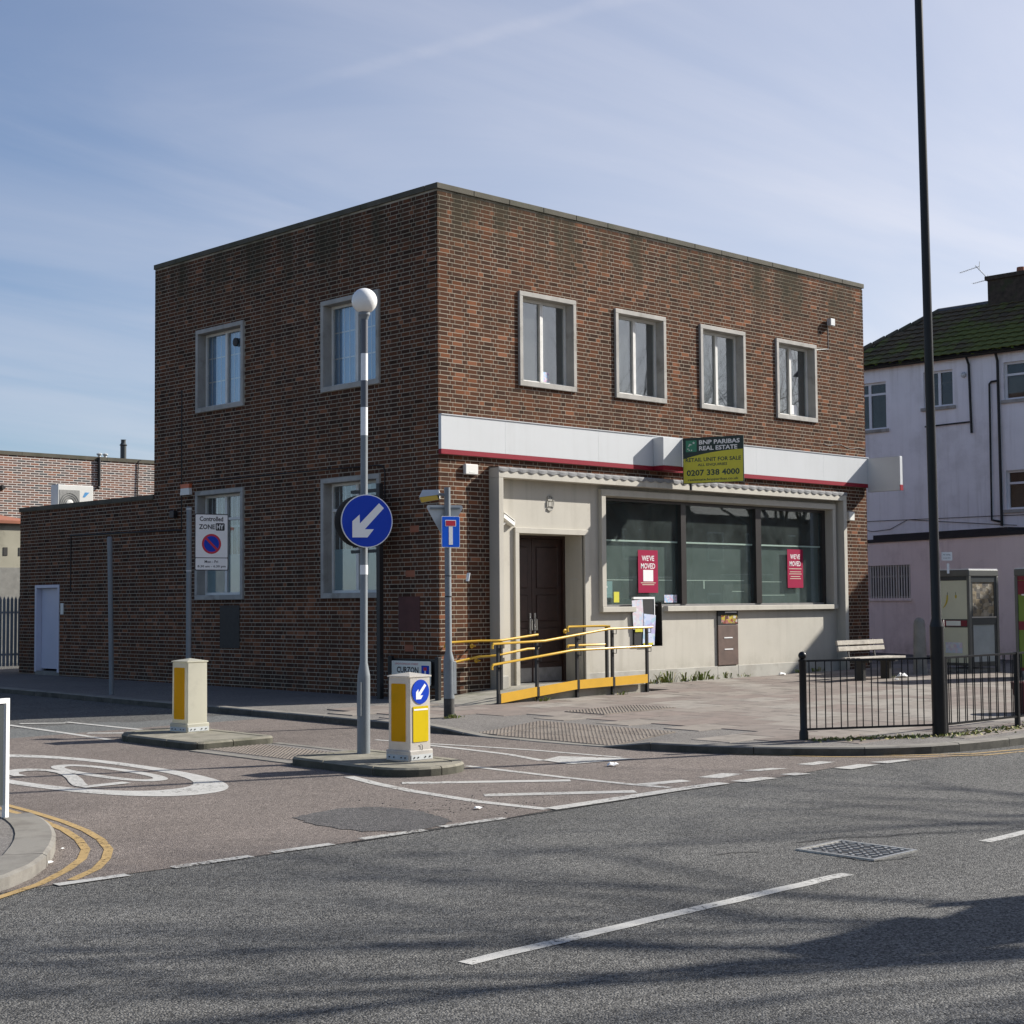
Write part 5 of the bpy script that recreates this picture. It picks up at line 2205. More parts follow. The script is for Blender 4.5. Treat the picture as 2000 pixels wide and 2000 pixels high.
# ---- fittings on the walls
ab = thing('alarm_box', 'square white alarm box under the left end of the fascia', 'alarm box', (.70, -.002, 3.80))
MB().box(-.15, .15, -.075, .0, 0, .18).build('casing', 'alarm_white', ab, bevel=.012)
MB().box(-.06, .06, -.078, -.076, .03, .05).build('badge', 'print_cream', ab)
pir = thing('flood_light', 'small grey floodlight high on the front wall right of the last upper window', 'light', (11.46, -.002, 7.62))
MB().box(-.085, .085, -.14, -.03, 0, .16).build('casing', 'sign_grey_back', pir, bevel=.01)
MB().box(-.03, .03, -.03, .0, .04, .12).build('bracket', 'sign_grey_back', pir)
mb = MB()
mb.tube([(11.46, -.006, 7.62), (11.46, -.006, 7.12), (10.98, -.006, 7.06)], .006, 6)
mb.build('cable', 'sign_grey_back', bld)
lb2 = thing('wall_box', 'small white box low on the brick beside the right end of the rendered front', 'alarm box', (12.10, -.002, 3.36))
MB().box(-.10, .10, -.11, .0, 0, .20).build('casing', 'alarm_white', lb2, bevel=.012)
mb = MB()
pts = [(11.2+(12.83-11.2)*k/14, -.008, 5.02-.03*math.sin(k*.9)-.05*(k/14)**2) for k in range(15)]
mb.tube(pts, .005, 6)
mb.build('cable', 'cable_grey', bld)
cv = thing('security_camera', 'white security camera bracketed to the left pier above the doorway', 'camera', (1.30, -.03, 2.98), R(12))
mb = MB()
mb.tube([(-.02, .02, -.08), (.06, -.06, -.04), (.16, -.08, .02)], .022, 8)
mb.build('bracket', 'alarm_white', cv, smooth=40)
mb = MB()
mb.box(-.19, .19, -.055, .055, -.045, .045, M=Matrix.Translation((.22, -.08, .07)) @ Matrix.Rotation(R(22), 4, 'Y'))
mb.build('housing', 'alarm_white', cv, bevel=.012)
mb = MB()
mb.box(-.22, .17, -.065, .065, .047, .056, M=Matrix.Translation((.22, -.08, .07)) @ Matrix.Rotation(R(22), 4, 'Y'))
mb.build('sun_shield', 'alarm_white', cv)
mb = MB()
mb.lathe([(.03, 0), (.03, .012)], 14, M=Matrix.Translation((.22, -.08, .07)) @ Matrix.Rotation(R(22), 4, 'Y') @ Matrix.Translation((.19, 0, 0)) @ Matrix.Rotation(R(90), 4, 'Y'))
mb.build('lens', 'print_black', cv)
# side wall
bb = thing('bell_box', 'white bell box with orange top on the side wall beside the lower window', 'alarm box', (-.004, 7.65, 3.84), R(-90))
MB().prism([(-.17, .0), (.17, .0), (.15, .135), (-.15, .135)], 0, .07, M=UPM).build('casing', 'alarm_white', bb)
MB().prism([(-.15, .137), (.15, .137), (.17, .22), (-.17, .22)], 0, .07, M=UPM).build('cover', 'alarm_orange', bb)
fl = thing('flood_light', 'small black floodlight on the side wall left of the lower window', 'light', (-.004, 8.06, 3.39), R(-90))
MB().box(-.08, .08, -.12, -.02, 0, .15).build('casing', 'post_black', fl, bevel=.01)
MB().box(-.03, .03, -.02, .0, .03, .12).build('bracket', 'post_black', fl)
mb = MB()
mb.tube([(-.008, 7.87, 6.0), (-.008, 7.86, 3.12)], .012, 6)
mb.tube([(-.010, 7.45, 4.09), (-.010, 4.3, 4.07), (-.010, 1.55, 4.035), (-.010, 1.44, 4.0), (-.010, 1.40, 3.92), (-.010, 1.40, 3.25)], .010, 6)
mb.tube([(-.012, 7.86, 3.14), (-.012, 12.40, 3.19)], .018, 6)
mb.tube([(-.012, 12.36, 3.19), (-.012, 12.36, 1.93)], .012, 6)
mb.build('cable', 'cable_black', bld)
mb = MB()
mb.box(5.81, 6.47, .0, .012, .77, 1.60)
mb.map(LM).build('wall_plate', 'grille_dark', bld, label='dark metal plate under the lower side window')
mb = MB()
mb.box(.49, 1.05, .0, .010, 1.14, 1.73)
mb.map(LM).build('wall_plate', 'brown_paint', bld, label='dull red painted plate near the corner')
for a, b, c, d in AIR:
    MB().box(a+.004, b-.004, -.012, .003, c+.004, d-.004).map(LM).build('air_brick', 'terracotta', bld)
# white door in the low wing
mb = MB()
mb.box(12.88, 12.95, -.20, .02, .12, 2.10)
mb.box(13.93, 14.0, -.20, .02, .12, 2.10)
mb.box(12.95, 13.93, -.20, .02, 2.03, 2.10)
mb.map(LM).build('door_frame', 'door_lilac', bld, bevel=.004)
MB().box(12.955, 13.925, -.17, -.12, .19, 2.025).map(LM).build('door', 'door_lilac', bld, label='plain white door in the low wing')
mb = MB()
mb.box(13.02, 13.06, -.118, -.10, 1.05, 1.35)
mb.map(LM).build('door_notice', 'fascia_red', bld) if False else mb.map(LM).build('door_notice', 'print_white', bld)
MB().box(12.68, 12.80, .0, .02, 1.43, 1.68).map(LM).build('entry_panel', 'alarm_white', bld)
MB().box(12.85, 14.05, -.28, .0, -.1, .14).map(LM).build('door_step', 'concrete_grey', bld)

# ---------------------------------------------------------------- access ramp with handrails
rampt = thing('access_ramp', 'concrete access ramp with yellow edge boards and handrails at the shop door', 'ramp', (0, 0, 0))
mb = MB()
z_ = lambda u: .0 if u < -.15 else (.0+.165*min((u+.15)/1.65, 1))+(.03*min(max((u-1.5)/1.9, 0), 1))
prof = [(-.6, -.03), (-.15, .02), (1.5, .165), (3.42, .175), (3.42, -.1), (-.6, -.1)]
vs_ = [(x, y, z) for y in (-1.57, .0) for x, z in prof]
n = len(prof)
mb.add(vs_, [tuple(range(n)), tuple(range(2*n-1, n-1, -1))]+[(i, (i+1) % n, n+(i+1) % n, n+i) for i in range(n)])
mb.build('slab', 'concrete', rampt)
posts = (-.18, .69, 1.64, 2.52, 3.42)
zb_ = lambda u: .02+(.145*min(max((u+.15)/1.65, 0), 1))+.035*min(max((u-1.5)/1.9, 0), 1)
for i in range(4):
    a, b = posts[i], posts[i+1]
    mb = MB()
    za, zb2 = zb_(a), zb_(b)
    a2, b2 = a+.0, b-.055
    mb.add([(a2, -1.665, za), (b2, -1.665, zb2), (b2, -1.665, zb2+.148), (a2, -1.665, za+.148), (a2, -1.635, za), (b2, -1.635, zb2), (b2, -1.635, zb2+.148), (a2, -1.635, za+.148)],
           [(0, 1, 2, 3), (7, 6, 5, 4), (0, 4, 5, 1), (1, 5, 6, 2), (2, 6, 7, 3), (3, 7, 4, 0)])
    mb.build('edge_board', 'plank_yellow', rampt)
for i, u in enumerate(posts):
    mb = MB()
    top = {0: .97, 1: .99, 2: 1.08, 3: 1.15, 4: 1.16}[i]
    mb.box(u-.022, u+.022, -1.625, -1.58, zp(u, -1.6)-.05, top-.02)
    if i in (0, 1, 2, 3):
        mb.box(u-.055, u+.0, -1.668, -1.662, zb_(u)+.0, zb_(u)+.147)
    mb.build('post', 'post_black', rampt)
mb = MB()
mb.tube([(-.40, -1.70, .885), (-.40, -1.70, .94), (-.37, -1.70, .962), (.78, -1.70, .985), (2.35, -1.70, 1.155), (3.45, -1.70, 1.165)], .021, 10)
mb.build('handrail', 'handrail_yellow', rampt, smooth=50)
mb = MB()
mb.tube([(-.41, -1.70, .555), (-.41, -1.70, .61), (-.38, -1.70, .635), (1.44, -1.70, .815), (2.34, -1.70, .825), (3.42, -1.70, .835)], .021, 10)
mb.build('handrail', 'handrail_yellow', rampt, smooth=50)
mb = MB()
for u, zt, zl in zip(posts, (.97, .985, 1.08, 1.155, 1.163), (.655, .745, .818, .826, .834)):
    for z in (zt, zl):
        mb.tube([(u, -1.63, z-.09), (u, -1.70, z-.09), (u, -1.70, z-.02)], .007, 6)
stuff(mb.build('rail_clip', 'post_black', rampt))
# rails on the wall side
mb = MB()
mb.tube([(.10, -.02, .88), (.03, -.10, .88), (.03, -.13, .93), (.08, -.13, .955), (.80, -.13, .965), (1.0, -.33, .965), (1.12, -.33, .97), (2.0, -.33, 1.05)], .021, 10)
mb.build('handrail', 'handrail_yellow', rampt, smooth=50)
mb = MB()
mb.tube([(.05, -.13, .60), (.80, -.13, .70), (1.0, -.33, .715), (1.15, -.33, .735), (1.75, -.33, .81), (2.0, -.33, .81)], .021, 10)
mb.build('handrail', 'handrail_yellow', rampt, smooth=50)
mb = MB()
mb.tube([(2.75, -.33, 1.10), (2.75, -.33, 1.16), (2.78, -.33, 1.175), (3.70, -.33, 1.175), (3.80, -.40, 1.165)], .021, 10)
mb.build('handrail', 'handrail_yellow', rampt, smooth=50)
mb = MB()
mb.tube([(2.75, -.33, .80), (2.75, -.33, .83), (2.78, -.33, .84), (3.75, -.33, .84)], .021, 10)
mb.build('handrail', 'handrail_yellow', rampt, smooth=50)
mb = MB()
mb.box(3.75, 3.795, -.36, -.31, .0, 1.15)
mb.build('post', 'post_black', rampt)
mb = MB()
mb.box(1.09, 1.135, -.345, -.30, .05, .95)
mb.build('post', 'post_black', rampt)
for x, y, z in ((.72, -.008, .88), (.82, -.008, .63), (1.36, -.045, .665), (1.36, -.045, .93), (3.0, -.02, 1.09)):
    mb = MB()
    mb.lathe([(.042, 0), (.042, .012), (.02, .02), (.012, .1)], 12, M=Matrix.Translation((x, y, z)) @ Matrix.Rotation(R(90), 4, 'X'))
    mb.build('wall_bracket', 'handrail_yellow', rampt)

# ================================================================ BACKGROUND LEFT
hall = thing('brick_hall', 'long sunlit brick wall of a hall behind the low wing', 'building', (0, 26.5, 0))
mb = MB()
mb.box(-12, 30, 0, 9, -.5, 6.36)
mb.build('wall', 'banded_brick', hall)
for k in range(14):
    MB().box(-12+k*3+.004, -9+k*3-.004, -.03, .3, 6.36, 6.48).build('coping_stone', 'coping', hall)
mb = MB()
mb.lathe([(.10, 6.4), (.10, 6.95), (.13, 6.98), (.11, 7.0), (.08, 7.05), (.08, 7.15), (.1, 7.16)], 14, M=Matrix.Translation((9.9, .5, 0)))
mb.build('flue', 'phone_dark', hall, smooth=30)
for x in (8.95, 9.17):
    mb = MB()
    mb.lathe([(.05, 6.4), (.05, 6.56), (.09, 6.60), (.09, 6.63), (.02, 6.66)], 12, M=Matrix.Translation((x, .4, 0)))
    mb.build('roof_vent', 'sign_grey_back', hall)
mb = MB()
mb.tube([(8.69, -.06, 6.46), (8.69, -.06, 5.50), (8.62, -.12, 5.44)], .05, 10)
mb.build('soil_pipe', 'cable_black', hall)
mb = MB()
mb.tube([(10.25, -.03, 6.46), (10.16, -.03, 6.42), (10.13, -.03, 5.2)], .02, 8)
mb.build('drain_pipe', 'cable_black', hall)
mb = MB()
mb.lathe([(.09, 0), (.06, .15)], 10, M=Matrix.Translation((5.34, 0, 5.32)) @ Matrix.Rotation(R(90), 4, 'X'))
mb.build('outlet', 'cable_black', hall)
shed = thing('rendered_shed', 'drab rendered outbuilding wall behind the palisade fence', 'building', (0, 20, 0))
mb = MB()
mb.box(-9, 3.1, 0, 5.5, -.3, 3.85)
mb.build('wall', 'render_drab', shed)
mb = MB()
mb.add([(-9.1, -.12, 3.84), (3.15, -.12, 3.84), (3.15, 5.6, 4.5), (-9.1, 5.6, 4.5), (-9.1, -.12, 3.92), (3.15, -.12, 3.92), (3.15, 5.6, 4.6), (-9.1, 5.6, 4.6)], [(0, 1, 5, 4), (1, 2, 6, 5), (2, 3, 7, 6), (3, 0, 4, 7), (4, 5, 6, 7), (3, 2, 1, 0)])
mb.build('roof', 'terracotta', shed)
for x in (2.24, 2.68):
    MB().box(x-.06, x+.06, -.012, .02, 2.98, 3.2).build('vent', 'grille_dark', shed)
MB().box(-9, 3.1, -.02, .0, -.3, 2.66).build('lower_render', 'concrete_grey', shed)
fen = thing('palisade_fence', 'blue grey steel palisade fence beyond the low wing', 'fence', (-.2, 15.6, zp(0, 15.6)))
pale = MB().prism([(-.035, 0), (.035, 0), (.035, 1.58), (0, 1.66), (-.035, 1.58)], 0, .012, M=UPM).mesh('pale', 'fence_steel')
for k in range(46):
    o = link('pale', pale, fen)
    o.location = (.62-k*.098, 0, .05)
mb = MB()
mb.box(-6, .66, .0125, .05, .3, .35)
mb.box(-6, .66, .0125, .05, 1.3, 1.35)
mb.build('rail', 'fence_steel', fen)
mb = MB()
mb.box(.66, .74, -.03, .06, 0, 1.7)
mb.build('post', 'fence_steel', fen)
# air conditioning unit on the wing roof
ac = thing('air_conditioner', 'white air conditioning unit standing on the flat roof of the wing', 'air conditioner', (1.0, 14.0, 3.60))
MB().box(-.46, .46, 0, .34, .08, .86).build('casing', 'ac_casing', ac, bevel=.012)
MB().box(-.42, .10, -.006, .0, .14, .74).build('grille', 'ac_grille', ac)
mb = MB()
mb.lathe([(.09, 0), (.09, .012), (.05, .02)], 18, M=Matrix.Translation((-.16, -.006, .42)) @ Matrix.Rotation(R(90), 4, 'X'))
mb.build('fan_hub', 'ac_casing', ac)
for q in range(1, 4):
    mb = MB()
    rr = .09+q*.05
    mb.tube([(-.16+rr*math.cos(R(15*k)), -.012, .42+rr*math.sin(R(15*k))) for k in range(25)], .004, 4)
    mb.build('guard_ring', 'phone_frame', ac)
MB().prism([(.18, .58), (.24, .58), (.36, .70), (.24, .70)], 0, .002, M=UPM).build('logo', 'logo_blue', ac)
MB().box(-.43, .43, .03, .31, 0, .08).build('feet', 'phone_frame', ac)

# ================================================================ BACKGROUND RIGHT
hs = thing('rendered_house', 'pale lilac rendered house with mossy tiled roof at the right edge', 'house', (22.5, 0, 0))
hz_eave = 8.42
mb = MB()
hw_open = [(5.55, 6.75, 6.62, 8.02), (3.36, 4.30, 7.10, 8.14), (.45, 1.79, 7.09, 8.14), (.45, 1.80, 4.06, 5.14)]
SIDE = lambda q: Vector((-q[1], q[0], q[2]))
panel(-8, 7.35, -.3, hz_eave, hw_open, -.25, 0, SIDE).build('wall', ['house_render', 'plaster'], hs, recalc=False)
mb = MB()
mb.box(.25, 4.6, 7.05, 7.35, -.3, hz_eave)
mb.box(4.35, 4.6, -8, 7.05, -.3, hz_eave)
mb.box(.25, 4.35, -8, -7.75, -.3, hz_eave)
mb.build('rear_wall', 'house_render', hs)
MB().box(.25, 4.35, -7.75, 7.05, 5.9, 6.1).build('upper_floor', 'plaster', hs)
for i, (a, b, c, d) in enumerate(hw_open):
    mb = MB()
    f = .06
    mb.box(a, b, -.16, -.09, c, c+f)
    mb.box(a, b, -.16, -.09, d-f, d)
    mb.box(a, a+f, -.16, -.09, c+f, d-f)
    mb.box(b-f, b, -.16, -.09, c+f, d-f)
    m_ = (a+b)/2
    mb.box(m_-f*.7, m_+f*.7, -.16, -.085, c+f, d-f)
    if i != 1:
        mb.box(a+f, m_-f*.7, -.16, -.088, d-.38, d-.38+f)
        mb.box(m_+f*.7, b-f, -.16, -.088, d-.38, d-.38+f)
    wn = mb.map(SIDE).build('window', 'white_upvc', hs)
    MB().box(a+f, m_-f*.7, -.128, -.122, c+f, d-f).map(SIDE).build('pane', 'glass_clear', wn)
    MB().box(m_+f*.7, b-f, -.128, -.122, c+f, d-f).map(SIDE).build('pane', 'glass_clear', wn)
    MB().box(a-.08, b+.08, .0, .06, c-.09, c).map(SIDE).build('sill', 'stone_surround', wn)
    if i in (2, 3):
        MB().box(a+.04, b-.04, -.22, -.21, c, d-.4).map(SIDE).build('blind', 'render_drab', wn)
# gutter, moss and pipes
mb = MB()
mb.tube([(-.17, -8, hz_eave+.03), (-.17, 7.5, hz_eave+.03)], .055, 10)
mb.build('gutter', 'cable_black', hs)
mb = MB()
for k in range(260):
    y = rnd.uniform(-4, 7.3)
    if not (y > 3.8 or y < 2.0 or rnd.random() < .35):
        continue
    s_ = rnd.uniform(.02, .055)
    mb.lathe([(s_, 0), (s_*.9, s_*.6), (s_*.3, s_)], 6, M=Matrix.Translation((-.17+rnd.uniform(-.06, .06), y, hz_eave+.03+rnd.uniform(0, .05))))
stuff(mb.build('gutter_moss', 'moss', hs))
mb = MB()
for pts, r_ in (([(-.14, 2.84, 8.40), (-.05, 2.82, 8.2), (-.05, 2.78, 6.26)], .035), ([(-.05, 2.80, 6.58), (-.05, 4.25, 6.56)], .022), ([(-.14, 1.94, 8.41), (-.05, 1.94, 8.2), (-.05, 1.93, 3.62)], .038), ([(-.05, 1.93, 7.65), (-.05, 2.14, 7.64), (-.05, 2.2, 7.58), (-.05, 2.23, 3.80), (-.05, 1.98, 3.74)], .030)):
    m2 = MB()
    m2.tube(pts, r_, 8)
    m2.build('drain_pipe', 'cable_black', hs)
MB().lathe([(.075, 0), (.075, .05), (.03, .07)], 14, M=Matrix.Translation((0, 3.0, 7.93)) @ Matrix.Rotation(R(-90), 4, 'Y')).build('vent', 'sign_grey_back', hs)
mb = MB()
mb.tube([(-.02, 7.2, 3.93), (-.02, 1.2, 3.90), (-.02, -4, 3.85)], .008, 5)
mb.tube([(-.02, 6.9, 3.80), (-.02, 6.1, 3.62), (-.02, 5.5, 3.66), (-.02, 4.9, 3.92), (-.02, 3.6, 3.80), (-.02, 1.5, 3.62)], .008, 5)
mb.build('cable', 'cable_black', hs)
# hipped roof: underlay, tiles laid in courses, ridge
ex0, yc = -.28, 7.62          # eave overhang and hip corner
rx, rz_ = 2.3, 10.30          # ridge
mb = MB()
Ea, Eb = (ex0, -8.3, hz_eave+.05), (ex0, yc, hz_eave+.05)
Ra, Rb = (rx, -8.3, rz_-.05), (rx, yc-2.55, rz_-.05)
Ec = (4.9, yc, hz_eave+.05)
Ed = (4.9, -8.3, hz_eave+.05)
mb.add([Ea, Eb, Rb, Ra, Ec, Ed], [(0, 1, 2, 3), (1, 4, 2), (4, 5, 3, 2), (0, 3, 5), (0, 5, 4, 1)])
roof = mb.build('roof', 'dark_felt', hs)
run = math.hypot(rx-ex0, rz_-hz_eave-.05)
pitch = math.atan2(rz_-.0-hz_eave-.05, rx-ex0)
tl, tw = .285, .30
nseg = 6
prof = [(-tw/2+tw*k/nseg, .028*(math.sin(math.pi*k/nseg*1.0)**1.0 if k < nseg else 0)+.0) for k in range(nseg+1)]
mb = MB()
tv = []
for sx, lift in ((0, .046), (tl+.03, .004)):
    for y, z in prof:
        tv.append((sx, y, z+lift))
for sx, lift in ((0, .046), (tl+.03, .004)):
    for y, z in prof:
        tv.append((sx, y, z+lift-.022))
m_ = nseg+1
tf = [(k, k+1, m_+k+1, m_+k) for k in range(nseg)]+[(2*m_+k, 3*m_+k, 3*m_+k+1, 2*m_+k+1) for k in range(nseg)]
tf += [(k, 2*m_+k, 2*m_+k+1, k+1) for k in range(nseg)]
tf += [(0, m_, 3*m_, 2*m_), (m_-1, 3*m_-1, 4*m_-1, 2*m_-1)]
mb.add(tv, tf)
TILE = mb.mesh('roof_tile', 'roof_tile')
nrow = int(run/tl)
cnt = 0
rowsl = []
for r_ in range(nrow+1):
    s_ = r_*tl
    if s_+tl*.6 > run:
        break
    x = ex0+s_*math.cos(pitch)
    z = hz_eave+.065+s_*math.sin(pitch)
    ymax = yc-s_*math.cos(pitch)
    k = 0
    while True:
        y = ymax-.12-k*tw-(tw*.0)
        # keep columns aligned up the slope
        y = math.floor(y/tw)*tw+tw/2-(0 if k == 0 else 0)
        y = (math.floor((ymax-.10)/tw)-k)*tw+tw/2-tw
        if y < -2.4:
            break
        rowsl.append((y, x, z))
        k += 1
rowsl.sort(key=lambda q: -q[0])
for y, x, z in rowsl[:300]:
    o = link('roof_tile', TILE, roof)
    o.location = (x, y, z)
    o.rotation_euler = (rnd.uniform(-.012, .012), -pitch+rnd.uniform(-.012, .012), 0)
mb = MB()
for y, x, z in rowsl[300:]:
    Mx = Matrix.Translation((x, y, z)) @ Matrix.Rotation(-pitch, 4, 'Y')
    mb.add([Mx @ Vector(q) for q in tv], tf)
if rowsl[300:]:
    stuff(mb.build('tiling', 'roof_tile', roof))
mb = MB()
for k in range(9):
    t0, t1 = k/9, (k+1)/9-.012
    a, b = Vector(Eb).lerp(Vector(Rb), t0), Vector(Eb).lerp(Vector(Rb), t1)
    m2 = MB()
    m2.tube([a+Vector((0, 0, .05)), b+Vector((0, 0, .07))], .085, 8)
    m2.build('hip_tile', 'coping', roof)
m2 = MB()
m2.tube([(rx, yc-2.5, rz_+.0), (rx, -8, rz_+.0)], .10, 8)
m2.build('ridge', 'slate', roof)
# chimney with its pot and aerial
mb = MB()
mb.box(2.1, 3.3, .2, 3.36, 9.9, 10.96)
ch = mb.build('chimney', 'chimney_brick', hs)
MB().box(2.04, 3.36, .14, 3.42, 10.96, 11.08).build('chimney_cap', 'chimney_brick', ch)
MB().lathe([(.14, 11.06), (.12, 11.3)], 12, M=Matrix.Translation((2.6, 2.55, 0))).build('chimney_pot', 'terracotta', ch)
ae = thing('tv_aerial', 'thin rooftop television aerial left of the dark chimney', 'aerial', (25, 3.40, 10.9))
mb = MB()
mb.tube([(0, 0, 0), (0, .18, .23), (0, .56, .66)], .014, 6)
mb.build('mast', 'sign_grey_back', ae)
mb = MB()
mb.tube([(0, .12, .18), (0, .66, .13)], .009, 5)
mb.tube([(0, .42, .62), (0, 1.08, .52)], .009, 5)
mb.build('boom', 'sign_grey_back', ae)
mb = MB()
for p, q, n in (((0, .15, .178), (0, .66, .13), 9), ((0, .48, .61), (0, 1.08, .52), 11)):
    for k in range(n):
        c = Vector(p).lerp(Vector(q), k/(n-1))
        mb.tube([c+Vector((-.10, 0, 0)), c+Vector((.10, 0, 0))], .004, 4)
mb.tube([(0, .14, .05), (0, .16, .32)], .01, 5)
mb.tube([(0, .44, .5), (0, .42, .76)], .01, 5)
stuff(mb.build('element', 'sign_grey_back', ae))

# single storey extension in front of the house, at a slight angle
ext = thing('house_extension', 'single storey pink rendered extension with barred window', 'building', (20.3, 3.2, 0), R(-18))
EXM = lambda q: Vector((-q[1], q[0], q[2]))
zg = zp(20.3, 3.2)
EW = (.41, 2.2, 1.65, 2.57)
panel(-6.0, 8.0, -.3, 3.22, [EW], -.2, 0, EXM).build('wall', ['house_render_pink', 'plaster'], ext, recalc=False)
mb = MB()
mb.box(.2, 6, 7.8, 8.0, -.3, 3.2)
mb.box(.2, 6, -6, -5.8, -.3, 3.2)
mb.build('rear_wall', 'house_render_pink', ext)
mb = MB()
mb.box(-.05, 6, -6.05, 8.05, 3.222, 3.31)
mb.build('roof_edge', 'dark_felt', ext)
mb = MB()
mb.box(.2, .9, -3.1, 2.2, 3.312, 3.44)
mb.build('flashing', 'dark_felt', ext)
mb = MB()
a, b, c, d = EW
for q in ((a, b, c, c+.06), (a, b, d-.05, d), (a, a+.05, c+.06, d-.05), (b-.05, b, c+.06, d-.05), ((a+b)/2-.35, (a+b)/2-.22, c+.06, d-.05)):
    mb.box(q[0], q[1], -.12, -.06, q[2], q[3])
mb.box(a+.05, (a+b)/2-.35, -.115, -.065, 2.23, 2.29)
mb.box((a+b)/2-.22, b-.05, -.115, -.065, 2.23, 2.29)
wn = mb.map(EXM).build('window', 'stone_surround', ext)
MB().box(a+.05, b-.05, -.105, -.10, c+.06, d-.05).map(EXM).build('pane', 'glass_clear', wn)
bme = MB().box(-.014, .014, -.045, -.02, c, d).map(EXM).mesh('security_bar', 'white_timber')
for k in range(16):
    o = link('security_bar', bme, wn)
    o.location = EXM((a+.07+(b-a-.14)*k/15, 0, 0))
MB().box(a-.05, b+.05, .0, .04, c-.07, c).map(EXM).build('sill', 'house_render_pink', wn)


# ---------------------------------------------------------------- forecourt furniture
def phone_box(loc, rz, label, front_panel, side_inner, band):
    t = thing('phone_box', label, 'phone box', (loc[0], loc[1], zp(*loc)), rz, 'phone boxes by the rendered wall')
    h, s_ = 2.12, .43
    for sx, sy in ((-1, -1), (1, -1), (1, 1), (-1, 1)):
        mb = MB()
        mb.box(sx*s_-.035, sx*s_+.035, sy*s_-.035, sy*s_+.035, -.02, h-.14)
        mb.build('corner_post', 'phone_frame', t, bevel=.008)
    mb = MB()
    mb.box(-s_-.04, s_+.04, -s_-.04, s_+.04, h-.14, h)
    rf = mb.build('roof', 'phone_frame', t, bevel=.015)
    MB().box(-s_-.02, s_+.02, -s_-.02, s_+.02, h+.001, h+.02).build('roof_sheet', 'white_upvc', rf)
    mb = MB()
    mb.box(-s_+.02, s_-.02, -s_+.02, s_-.02, .0, .08)
    mb.build('floor', 'concrete_grey', t)
    # side facing -X: advertising panel
    mb = MB()
    for z0, z1 in ((.14, .20), (.93, 1.10), (1.90, 1.98)):
        mb.box(-s_-.02, -s_+.02, -s_+.035, s_-.035, z0, z1)
    mb.build('panel_rail', band, t)
    MB().box(-s_-.012, -s_+.012, -s_+.035, s_-.035, 1.10, 1.90).build('upper_panel', front_panel, t)
    MB().box(-s_-.012, -s_+.012, -s_+.035, s_-.035, .20, .93).build('lower_panel', front_panel, t)
    # side facing -Y: door with two glazed lights
    mb = MB()
    for z0, z1 in ((.12, .22), (.98, 1.14), (1.86, 1.98)):
        mb.box(-s_+.035, s_-.035, -s_-.02, -s_+.02, z0, z1)
    for x0, x1 in ((-s_+.035, -s_+.09), (s_-.09, s_-.035)):
        mb.box(x0, x1, -s_-.018, -s_+.018, .22, 1.86)
    dr = mb.build('door', 'phone_dark', t)
    MB().box(-s_+.09, s_-.09, -s_-.006, -s_+.006, 1.14, 1.86).build('pane', side_inner, dr)
    MB().box(-s_+.09, s_-.09, -s_-.006, -s_+.006, .22, .98).build('pane', 'glass_frost', dr)
    MB().box(-s_+.05, s_-.05, -s_-.03, -s_-.02, 1.125, 1.15).build('handle_bar', 'steel', dr)
    # far sides
    MB().box(s_-.012, s_+.012, -s_+.035, s_-.035, .2, 1.98).build('side_panel', 'phone_panel', t)
    MB().box(-s_+.035, s_-.035, s_-.012, s_+.012, .2, 1.98).build('back_panel', 'phone_dark', t)
    return t


mat('glass_frost', (.30, .34, .35), .3, var=.15, vscale=3)
pb = phone_box((12.36, -2.70), R(-10), 'grey phone box with cream panel on its left side behind the lamp column', 'phone_panel', 'crumpled', 'phone_dark')
# printed decoration on the cream panel: yellow curved strokes, a magenta strip, a pale caption
mb = MB()
mb.tube([(-.446, .12, 1.60), (-.446, .125, 1.52), (-.446, .15, 1.44), (-.446, .20, 1.37), (-.446, .25, 1.33)], [.016, .022, .018, .012, .004], 6)
mb.tube([(-.446, -.10, 1.60), (-.446, -.10, 1.56), (-.446, -.105, 1.53)], [.018, .022, .008], 6)
mb.build('poster_motif', 'poster_yellow', pb)
mb = MB()
mb.tube([(-.446, .12, 1.60), (-.446, .115, 1.66)], .004, 5)
mb.tube([(-.446, -.10, 1.60), (-.446, -.095, 1.66)], .004, 5)
mb.build('poster_stalk', 'print_black', pb)
MB().box(-.455, -.4505, -.38, .30, .955, 1.075).build('strip', 'phone_red', pb)
MB().box(-.459, -.4555, -.22, .16, .965, 1.065).build('strip_label', 'print_cream', pb)
MB().box(-.447, -.4425, -.24, .20, .40, .62).build('leaflet', 'leaflet_pale', pb)
pb2 = phone_box((11.45, -5.02), R(-10), 'second grey phone box with green panel cut off by the right edge', 'phone_green', 'crumpled', 'phone_red')
MB().box(-.455, -.4425, -.39, .39, 1.62, 1.89).build('header_panel', 'phone_red', pb2)
MB().box(-.460, -.4555, -.30, .30, 1.60, 1.63).build('header_strip', 'print_white', pb2)

